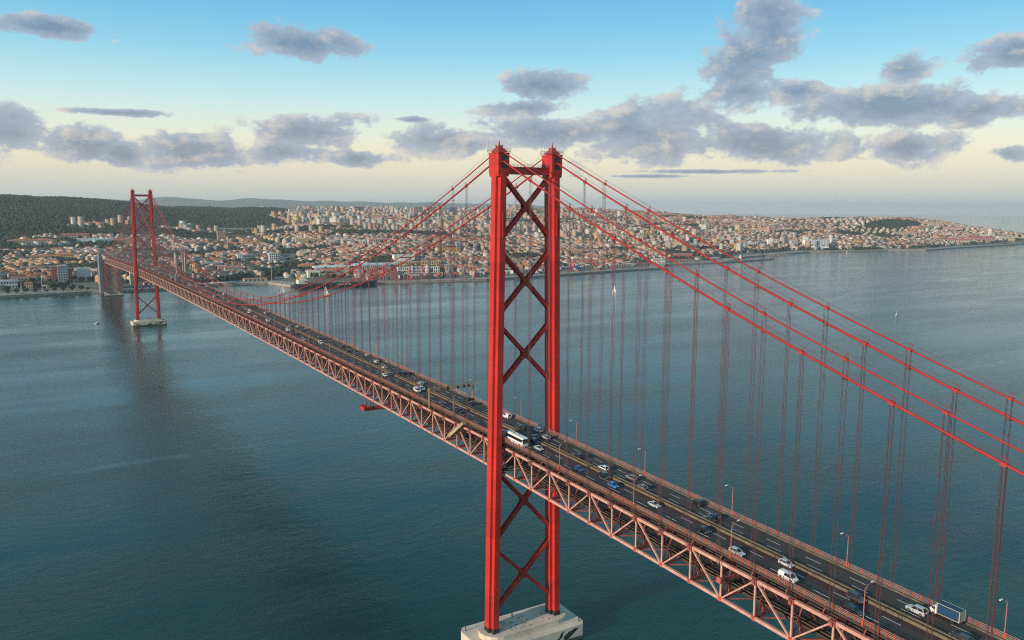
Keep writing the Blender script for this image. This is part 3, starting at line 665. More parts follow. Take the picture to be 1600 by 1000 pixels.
# -- north end: steel bent, anchorage
mb = MB()
for y in (1462, 1490):
    for s in (-1, 1): mb.beam((s*11, y, 3), (s*9.5, y, BOTC+dz(y)), 1.5, 1.5)
    mb.beam((-10.2, y, 37), (10.2, y, 37), .8, 1.0); mb.beam((-9.6, y, 60), (9.6, y, 60), .8, 1.0)
    for z0_, z1_ in ((4, 36), (37, 60)):
        mb.beam((-10.6, y, z0_), (10, y, z1_), .6, .6); mb.beam((10.6, y, z0_), (-10, y, z1_), .6, .6)
for s in (-1, 1):
    mb.beam((s*10.8, 1462, 5), (s*10, 1490, 36), .5, .5); mb.beam((s*10.8, 1490, 5), (s*10, 1462, 36), .5, .5)
mb.obj('approach_bent', redd, BR)
mb = MB()
for y in (1462, 1490):
    for s in (-1, 1): mb.box(s*11, y, -3, 6, 6, 7.2)
mb.box(0, 1456, -3, 34, 5, 5.4); mb.obj('bent_footing', conc, BR)
mb = MB(); mb.box(0, 1513, 0, 30, 26, 64); mb.obj('anchorage', concp, BR)
for s in (-1, 1): mb = MB(); mb.box(s*16.5, 1513, 0, 5.5, 30, 77); mb.obj('anchorage_pylon', mat('pylon_grey', (.17, .185, .21), .9, .15, .05), BR)
# approach viaduct curving to the right behind the far tower
VP = [(0,1528,73.5),(14,1570,73.0),(48,1612,72.5),(100,1644,72),(150,1680,71.5),(180,1750,71),(192,1850,70.5),(196,1980,70)]
mb = MB()
for a, b in zip(VP[:-1], VP[1:]): mb.beam((a[0], a[1], a[2]-1), (b[0], b[1], b[2]-1), 19, 2.4)
V = tag(mb.obj('approach_viaduct', concp), 'curved concrete road viaduct on tall piers behind the far tower', 'viaduct')
for i, a in enumerate(VP[1:], 1):
    h0 = float(hgt(a[0], a[1])); mb = MB(); mb.box(a[0], a[1], h0-2, 4.2, 4.2, a[2]-2-h0+2, .3); mb.box(a[0], a[1], a[2]-4.2, 14, 3.4, 2.2, -.9); mb.obj('pier', concp, V)
mb = MB()
for a, b in zip(VP[:-1], VP[1:]):
    d = (Vector(b)-Vector(a)).normalized(); n_ = Vector((d.y, -d.x, 0))*9.2
    for q in (-1, 1): mb.beam(Vector(a)+n_*q+Vector((0, 0, .7)), Vector(b)+n_*q+Vector((0, 0, .7)), .4, 1.0)
mb.obj('parapet', mat('parapet_pale', (.5, .48, .44), .9), V)
# ------------------------------------------------------------------ lamps along the deck
lampm = mat('lamp_post_pink', (.50, .20, .17), .6, .3, .5); lheadm = mat('lamp_head_white', (.78, .78, .76), .5); lbase = mat('lamp_base_red', (.52, .06, .03), .6)
mb = MB(); mb.tube([(0, 0, .9), (0, 0, 8.3)], [.12, .085], 6); LP = mb.mesh('pole', lampm)
mb = MB(); mb.tube([(0, 0, 8.1), (.25, 0, 8.6), (1.0, 0, 9.1), (2.3, 0, 9.45)], .06, 5); mb.tube([(0, 0, 7.5), (.7, 0, 8.3), (1.0, 0, 9.05)], .035, 4); LA = mb.mesh('arm', lampm)
mb = MB(); mb.loft([[(2.1+u, v*q, z) for u, v in ((0,-.17),(.95,-.17),(.95,.17),(0,.17))] for z, q in ((9.36, .7), (9.46, 1), (9.58, .75))]); LH = mb.mesh('lamp_head', lheadm)
mb = MB(); mb.box(0, 0, -.1, .42, .42, 1.3); LB = mb.mesh('post_base', lbase)
NUMW = 'one two three four five six seven eight nine ten eleven twelve thirteen fourteen fifteen sixteen seventeen eighteen nineteen twenty twenty-one twenty-two twenty-three twenty-four twenty-five twenty-six twenty-seven'.split()
for s, y0 in ((-1, -155.4-38.7*4), (1, -174-38.7*3)):
    n_ = 0
    for i in range(47):
        y = y0+38.7*i
        if y > 1490 or abs(y) < 4 or abs(y-SPAN) < 4: continue
        side = 'near' if s < 0 else 'far'
        if y < 0: lab = {-1: 'pink lamp post on the near railing, %s than the near tower', 1: 'pink lamp post on the far railing, %s than the near tower'}[s] % (['first', 'second', 'third', 'fourth', 'fifth', 'sixth', 'seventh', 'eighth', 'ninth'][int(-y/38.7)]+' nearer')
        elif y < 240: lab = 'thin lamp post on the %s railing, %s past the near tower' % (side, ['first', 'second', 'third', 'fourth', 'fifth', 'sixth', 'seventh'][int(y/38.7)])
        elif y < SPAN: lab = 'distant lamp post on the %s railing, number %s past the near tower' % (side, NUMW[int(y/38.7)])
        else: lab = 'tiny lamp post on the %s railing, number %s beyond the far tower' % (side, NUMW[int((y-SPAN)/38.7)])
        t = thing('street_lamp', lab, 'street lamp', (s*10.75, y, ROAD+dz(y)), 0 if s < 0 else math.pi, 'lamps along the bridge railings')
        for nm, me in (('pole', LP), ('arm', LA), ('lamp_head', LH), ('post_base', LB)): link(nm, me, t)

# ------------------------------------------------------------------ sign gantry, maintenance cradle, stair
gan = mat('gantry_tan', (.40, .30, .15), .7, .25, .5)
t = thing('sign_gantry', 'tan steel lattice gantry spanning the roadway beyond the near tower', 'gantry', (0, 61, ROAD+dz(61)))
for x in (-10.9, 10.9):
    mb = MB()
    for a in (-.35, .35): mb.box(x, a, -1.5, .3, .25, 8.6)
    for z in np.arange(-1, 7, 1.0): mb.box(x, 0, z, .15, .7, .12)
    mb.obj('post', gan, t)
mb = MB()
for a in (-.6, .6):
    for z in (6.0, 7.1): mb.beam((-11, a, z), (11, a, z), .16, .16)
for i in range(16):
    x0, x1 = -11+i*1.375, -11+(i+1)*1.375
    for a in (-.6, .6): mb.beam((x0, a, 6.0 if i % 2 else 7.1), (x1, a, 7.1 if i % 2 else 6.0), .1, .1)
    mb.beam((x0, -.6, 6.0), (x1, .6, 6.0), .08, .08)
mb.obj('lattice_beam', gan, t)
for x in (-5, -2, 3, 6, 8.5):
    mb = MB(); mb.box(x, -.75, 5.9, 1.1, .2, 1.1); mb.obj('signal_panel', mat('panel_dark', (.03, .03, .035), .5), t)
t = thing('maintenance_cradle', 'red maintenance cradle hanging under the bridge deck', 'cradle', (0, 140, 62.5))
mb = MB(); mb.box(-3.5, 0, 2.6, 17, 7.5, .35)
for a in (-3.6, 3.6):
    for z in (3.7, 4.6): mb.beam((-12, a, z), (5, a, z), .12, .12)
    for x in np.arange(-12, 5.1, 2): mb.box(x, a, 2.8, .14, .14, 1.9)
for z in (3.7, 4.6): mb.beam((-12, -3.6, z), (-12, 3.6, z), .12, .12)
mb.obj('platform', redd, t)
mb = MB()
for a in (-3, 3):
    for x in (-8.5, 4): mb.box(x, a, 2.9, .35, .35, 8.6)
mb.obj('hanger_frame', redd, t)
mb = MB(); mb.box(-10.6, 0, 2.9, 2.6, 6.8, 1.5); mb.obj('side_panel', mat('cradle_red', (.45, .03, .03), .6, .3, .5), t)
t = thing('access_stair', 'beige covered stair slanting down the truss side beside the near tower', 'stair', (-11.3, 34, ROAD))
mb = MB(); mb.beam((0, -6.2, -.2), (0, 6.2, -8.6), 1.5, 1.3); mb.obj('stair_box', mat('stair_beige', (.42, .33, .19), .8, .3, .4), t)
mb = MB()
for q in (-.8, .8): mb.beam((q, -6.2, .9), (q, 6.2, -7.5), .1, .12)
mb.beam((0, -6.4, .2), (0, -9.2, .3), 1.6, .3); mb.obj('handrail', tan, t)

# ------------------------------------------------------------------ vehicles
glassm = mat('car_glass', (.012, .015, .02), .08, spec=.8); tyrem = mat('tyre', (.015, .015, .015), .8); rimm = mat('rim', (.35, .35, .36), .35, metal=.6)
headm = mat('headlight', (.75, .78, .8), .2); tailm = mat('tail_light', (.45, .015, .012), .3); trimm = mat('dark_trim', (.02, .02, .022), .6)
PC = dict(white=(.74, .74, .73), silver=(.48, .50, .52), grey=(.20, .205, .21), charcoal=(.045, .047, .052), black=(.012, .012, .014), navy=(.012, .025, .075), blue=(.02, .05, .20), sky=(.02, .17, .48), red=(.38, .02, .02), beige=(.42, .36, .27))
def paintm(c): return mat('car_paint_'+c, PC[c], .28, coat=.7)
# profile: length, width, belt z, roof z, hood z, [hood front, windscreen base, roof front, roof rear, rear base] along the car (front = +)
SH = dict(sedan=(4.5, 1.78, .88, 1.42, .80, (2.25, .85, .15, -.95, -1.65)), hatch=(4.05, 1.74, .90, 1.48, .84, (2.02, .95, .3, -1.35, -1.9)), wagon=(4.6, 1.80, .90, 1.50, .82, (2.3, .95, .3, -1.75, -2.2)), suv=(4.6, 1.88, 1.02, 1.72, .98, (2.3, 1.0, .45, -1.75, -2.18)), van=(4.9, 1.92, 1.10, 1.92, 1.02, (2.45, 1.65, .95, -2.3, -2.42)))
CARM = {}
def car_parts(kind, colr):
    if (kind, colr) in CARM: return CARM[kind, colr]
    ln, wd_, belt, roof, hood, (yf, y1, y2, y3, y4) = SH[kind]; h = wd_/2; yb = -ln/2; pm = paintm(colr)
    body = MB()
    def ring(y, zb, zt, w_): m_ = zb+(zt-zb)*.55; return [(-w_*.92, y, zb), (w_*.92, y, zb), (w_, y, m_), (w_*.93, y, zt), (-w_*.93, y, zt), (-w_, y, m_)]
    body.loft([ring(yf, .32, hood*.70, h*.78), ring(yf-.12, .24, hood*.86, h*.9), ring(yf-.55, .22, hood*.96, h), ring(y1, .22, belt, h), ring((y1+y4)/2, .22, belt, h), ring(y4, .22, belt*1.0, h), ring(yb+.15, .26, belt*(.96 if kind != 'sedan' else .93), h*.94), ring(yb, .36, belt*.80, h*.84)])
    wr = h*.74
    body.loft([[(-wr*q, y2-.02, z), (wr*q, y2-.02, z), (wr*q, y3+.02, z), (-wr*q, y3+.02, z)] for z, q in ((roof-.07, 1.0), (roof-.01, .94), (roof, .8))])
    for s in (-1, 1):
        body.beam((s*h*.92, y1, belt), (s*wr, y2, roof-.05), .07, .09); body.beam((s*h*.92, y4, belt), (s*wr, y3, roof-.05), .09, .16); ym = (y2+y3)/2
        body.beam((s*h*.935, ym, belt), (s*(wr+.01), ym, roof-.05), .05, .10)
        body.box(s*(h+.08), y1-.25, belt-.02, .16, .12, .14)
    if kind == 'van':
        for s in (-1, 1): body.hexa([(s*h*.935-.02, y4+.1, belt), (s*h*.935+.02, y4+.1, belt), (s*h*.935+.02, -.6, belt), (s*h*.935-.02, -.6, belt), (s*(wr+.02)-.02, y3, roof-.06), (s*(wr+.02)+.02, y3, roof-.06), (s*(wr+.02)+.02, -.6, roof-.06), (s*(wr+.02)-.02, -.6, roof-.06)])
    gl = MB(); hb = h*.91; wq = wr*.99
    gl.loft([[(-hb, y1, belt-.01), (hb, y1, belt-.01), (hb, y4, belt-.01), (-hb, y4, belt-.01)], [(-wq, y2, roof-.06), (wq, y2, roof-.06), (wq, y3, roof-.06), (-wq, y3, roof-.06)]], False)
    out_ = [('body', body.mesh('body', pm), (0, 0, 0)), ('cabin_glass', gl.mesh('cabin_glass', glassm), (0, 0, 0))]
    whl = MB(); n = 12; r = .33 if kind not in ('suv', 'van') else .37
    whl.loft([[(x, r*math.cos(2*math.pi*i/n), r+r*math.sin(2*math.pi*i/n)) for i in range(n)] for x in (-.11, .11)]); wm_ = whl.mesh('wheel', tyrem); whl = MB()
    whl.loft([[(x, r*.6*math.cos(2*math.pi*i/n), r+r*.6*math.sin(2*math.pi*i/n)) for i in range(n)] for x in (-.118, .118)])
    rm_ = whl.mesh('rim', rimm)
    for s in (-1, 1):
        for y in (yf-.85, yb+.85): out_ += [('wheel', wm_, (s*(h-.09), y, 0)), ('rim', rm_, (s*(h-.09), y, 0))]
    hl = MB(); hl.box(0, 0, 0, .34, .12, .15); hm_ = hl.mesh('headlight', headm); tl = MB(); tl.box(0, 0, 0, .26, .1, .22); tm_ = tl.mesh('tail_light', tailm)
    for s in (-1, 1): out_.append(('headlight', hm_, (s*h*.64, yf-.09, hood*.66))); out_.append(('tail_light', tm_, (s*h*.72, yb+.04, belt*.66)))
    bp_ = MB(); bp_.box(0, yf-.03, .34, h*1.3, .08, .16); bp_.box(0, yb+.03, .34, h*1.4, .08, .16); out_.append(('bumper_trim', bp_.mesh('bumper_trim', trimm), (0, 0, 0)))
    CARM[kind, colr] = out_; return out_
FARM = {}
def far_mesh(kind, colr):
    if (kind, colr) in FARM: return FARM[kind, colr]
    mb_ = MB()
    mats_ = [paintm(colr), glassm, tyrem, rimm, headm, tailm, trimm]
    for nm, me, lc in car_parts(kind, colr):
        n0 = len(mb_.v); mb_.v += [tuple(Vector(v.co)+Vector(lc)) for v in me.vertices]
        for p_ in me.polygons:
            mb_.cur = mats_.index(me.materials[p_.material_index]); mb_.face(*[n0+i for i in p_.vertices])
    FARM[kind, colr] = mb_.mesh('car', mats_); return FARM[kind, colr]
LANE = [2.05, 5.0, 8.05]
def road_pose(x, y):
    sl = math.atan((dz(y+1)-dz(y-1))/2); south = x < 0
    return (x, y, ROAD+.008+dz(y)), ((-sl if south else sl), 0, math.pi if south else 0)
KW = dict(sedan='saloon car', hatch='hatchback', wagon='estate car', suv='tall off road car', van='panel van')
NEAR = [(-5.0,-17.9,'sedan','silver','right in front of the white coach'),(-2.0,-10.8,'suv','navy','in the inner lane beside the white coach'),(-5.3,-43.2,'hatch','blue','in the middle near side lane past the coach'),(-5.2,-61.4,'hatch','sky','beside the median, brightest blue on the bridge'),(-2.4,-53.4,'suv','black','hugging the median on the near side'),(-4.7,-80.3,'sedan','silver','alone in the near side middle lane'),(-5.0,-101.6,'hatch','black','below the dark pair across the median'),(-7.7,-116.1,'wagon','silver','in the nearside outer lane by a lamp post'),(-1.9,-127.1,'hatch','silver','beside the median above the white van'),(-7.7,-132.6,'van','white','with side windows by the near railing'),(-2.1,-147.5,'suv','charcoal','by the median near the lower right'),(-7.8,-151.0,'wagon','black','behind the nearest lamp post'),
 (-5.3,42.4,'suv','black','just beyond the near tower on the near half'),(-7.9,55.6,'wagon','charcoal','under the sign gantry on the near half'),(-8.1,126.8,'wagon','charcoal','outermost of a trio beyond the gantry'),(-5.1,124.9,'hatch','white','middle of a trio beyond the gantry'),(-2.3,125.1,'hatch','charcoal','innermost of a trio beyond the gantry'),(-7.9,102.6,'sedan','charcoal','alone on the outer lane beyond the gantry'),(-5.2,85.6,'van','white','beyond the gantry in the near middle lane'),(-2.0,87.5,'suv','white','beside the white van beyond the gantry'),
 (7.4,1.4,'suv','white','on the far half beside the far tower leg'),(4.4,8.0,'sedan','black','on the far half level with the near tower'),(4.7,-7.8,'wagon','silver','on the far half just in front of the tower'),(1.9,-5.2,'sedan','charcoal','by the median level with the coach'),(7.2,25.0,'van','white','half hidden behind the near tower leg'),(1.9,-32.4,'suv','black','by the median on the far half'),(2.3,-46.6,'wagon','white','by the median on the far half'),(4.6,-58.5,'wagon','grey','in the far middle lane behind a lamp arm'),(1.9,-67.0,'hatch','grey','by the median behind a lamp arm'),(7.9,-85.5,'suv','black','in the outer far lane by the far railing'),(4.6,-95.7,'sedan','navy','outer one of a dark pair on the far half'),(1.8,-96.6,'sedan','black','inner one of a dark pair on the far half'),(4.9,-157.9,'suv','silver','behind the blue truck'),(2.2,-169.7,'wagon','charcoal','cut by the bottom edge on the far half'),
 (4.6,51.2,'suv','black','on the far half before the sign gantry'),(7.4,59.8,'hatch','black','under the far end of the sign gantry'),(2.3,98.6,'wagon','white','on the far half just beyond the gantry'),(4.6,160.3,'wagon','white','leading its small cluster far beyond the gantry'),(2.1,143.2,'hatch','white','by the median well beyond the gantry'),(1.9,126.4,'sedan','navy','inner one of a dark trio beyond the gantry'),(4.8,124.8,'suv','navy','middle one of a dark trio beyond the gantry'),(7.6,123.5,'hatch','black','outer one of a dark trio beyond the gantry'),(7.6,165.6,'hatch','black','at the far railing well beyond the gantry')]
WORD = dict(sky='bright blue', charcoal='dark grey', navy='dark blue')
for x, y, kd, co, where in NEAR:
    loc, rot = road_pose(x, y); t = thing('van' if kd == 'van' else 'car', WORD.get(co, co)+' '+KW[kd]+' '+where, 'van' if kd == 'van' else 'car', loc, 0, 'vehicles on the bridge'); t.rotation_euler = rot
    wh = None
    for nm, me, lc in car_parts(kd, co):
        if nm == 'rim': link(nm, me, wh)
        else: wh = link(nm, me, t, lc)
rc = random.Random(5)
used = [(x, y) for x, y, *_ in NEAR]+[(-8.1,-8),(8.3,-163)]
colsel = ['white']*5+['silver']*5+['grey']*4+['charcoal']*5+['black']*6+['navy']*2+['red', 'blue', 'beige']
for i in range(1400):
    if len(used) > 205: break
    y = 172+(1490-172)*rc.random()**.85; x = rc.choice(LANE)*rc.choice((-1, 1))
    if any(abs(u-x) < 1 and abs(v-y) < 9 for u, v in used): continue
    used.append((x, y)); kd = rc.choice(['sedan', 'hatch', 'hatch', 'wagon', 'suv', 'suv', 'van']); co = rc.choice(colsel) if kd != 'van' else 'white'
    loc, rot = road_pose(x+rc.uniform(-.25, .25), y); half = 'near' if x < 0 else 'far'
    zone = 'before mid span' if y < 500 else ('between mid span and the far tower' if y < SPAN else 'beyond the far tower')
    o = tag(link('van' if kd == 'van' else 'car', far_mesh(kd, co), None, loc, rot), 'small %s %s in dense traffic %s, %s half' % (WORD.get(co, co), 'van' if kd == 'van' else 'car', zone, half), 'van' if kd == 'van' else 'car', 'vehicles on the bridge')
# coach
loc, rot = road_pose(-8.0, -7.5); t = thing('coach', 'white touring coach with black window band beside the near tower', 'bus', loc); t.rotation_euler = rot
wpm = mat('coach_white', (.80, .80, .79), .35, coat=.5)
mb = MB(); mb.loft([[(u*1.25, y, z) for u, z in ((-1, .35), (1, .35), (1, 1.6), (1, 3.25), (.86, 3.5), (-.86, 3.5), (-1, 3.25), (-1, 1.6))] for y in (-6.0, 5.75)]+[[(u*1.2, 6.0, z) for u, z in ((-1, .4), (1, .4), (1, 1.5), (.97, 3.1), (.82, 3.35), (-.82, 3.35), (-.97, 3.1), (-1, 1.5))]]); mb.obj('body', wpm, t)
for s in (-1, 1): mb = MB(); mb.box(s*1.255, -.15, 1.75, .03, 11.3, 1.15); mb.obj('side_window', glassm, t)
mb = MB(); mb.box(0, 6.0, 1.45, 2.25, .05, 1.65); mb.obj('windscreen', glassm, t)
mb = MB(); mb.box(0, 5.9, .35, 2.3, .28, .5); mb.obj('bumper', wpm, t)
mb = MB(); mb.box(0, 1.0, 3.5, .9, 1.3, .12); mb.box(0, -3, 3.5, 1.5, 2.4, .22); mb.obj('roof_unit', mat('unit_grey', (.45, .45, .45), .6), t)
for s in (-1, 1):
    for y in (3.7, -3.2, -4.5):
        mb = MB(); mb.loft([[(s*1.12+q, y+.5*math.cos(a*.5236), .5+.5*math.sin(a*.5236)) for a in range(12)] for q in (-.15, .16)]); mb.obj('wheel', tyrem, t)
    mb = MB(); mb.box(s*.9, 6.02, .75, .35, .08, .22); mb.obj('headlight', headm, t)
    mb = MB(); mb.box(s*1.42, 5.9, 2.5, .25, .2, .5); mb.obj('mirror', trimm, t)
# truck
loc, rot = road_pose(8.1, -162.8); t = thing('box_truck', 'small truck with blue tarpaulin body and white cab', 'truck', loc); t.rotation_euler = rot
tb = mat('tarp_blue', (.004, .048, .115), .6, .25, .8); trim_t = mat('truck_frame', (.40, .37, .29), .7)
mb = MB(); mb.loft([[(u*1.02, y, z) for u, z in ((-1, .55), (1, .55), (1, 1.5), (.9, zt_), (-.9, zt_), (-1, 1.5))] for y, zt_ in ((1.75, 2.35), (2.6, 2.3), (3.15, 1.6), (3.3, 1.35))]); mb.obj('cab', wpm, t)
mb = MB(); mb.hexa([(-.86, 3.2, 1.58), (.86, 3.2, 1.58), (.86, 3.26, 1.52), (-.86, 3.26, 1.52), (-.8, 2.68, 2.24), (.8, 2.68, 2.24), (.8, 2.72, 2.25), (-.8, 2.72, 2.25)])
for s in (-1, 1): mb.box(s*1.0, 2.45, 1.5, .06, .85, .55)
mb.obj('cab_window', glassm, t)
mb = MB(); mb.box(0, -.95, .95, 2.2, 5.1, 2.35); mb.obj('tarpaulin', tb, t)
mb = MB()
for s in (-1, 1):
    for y in (-3.5, 1.6): mb.box(s*1.08, y, .9, .14, .22, 2.45)
    mb.box(s*1.09, -.95, 3.22, .1, 5.2, .12); mb.box(s*1.09, -.95, .85, .1, 5.2, .14)
mb.box(0, -3.53, .92, 2.15, .08, 2.35); mb.obj('body_frame', trim_t, t)
mb = MB(); mb.box(0, -.6, .5, .9, 6.2, .4); mb.obj('chassis', trimm, t)
for s in (-1, 1):
    for y in (2.4, -2.1):
        mb = MB(); mb.loft([[(s*.95+q, y+.42*math.cos(a*.5236), .42+.42*math.sin(a*.5236)) for a in range(12)] for q in (-.14, .14)]); mb.obj('wheel', tyrem, t)
    mb = MB(); mb.box(s*.85, -3.6, .75, .25, .06, .16); mb.obj('tail_light', tailm, t)
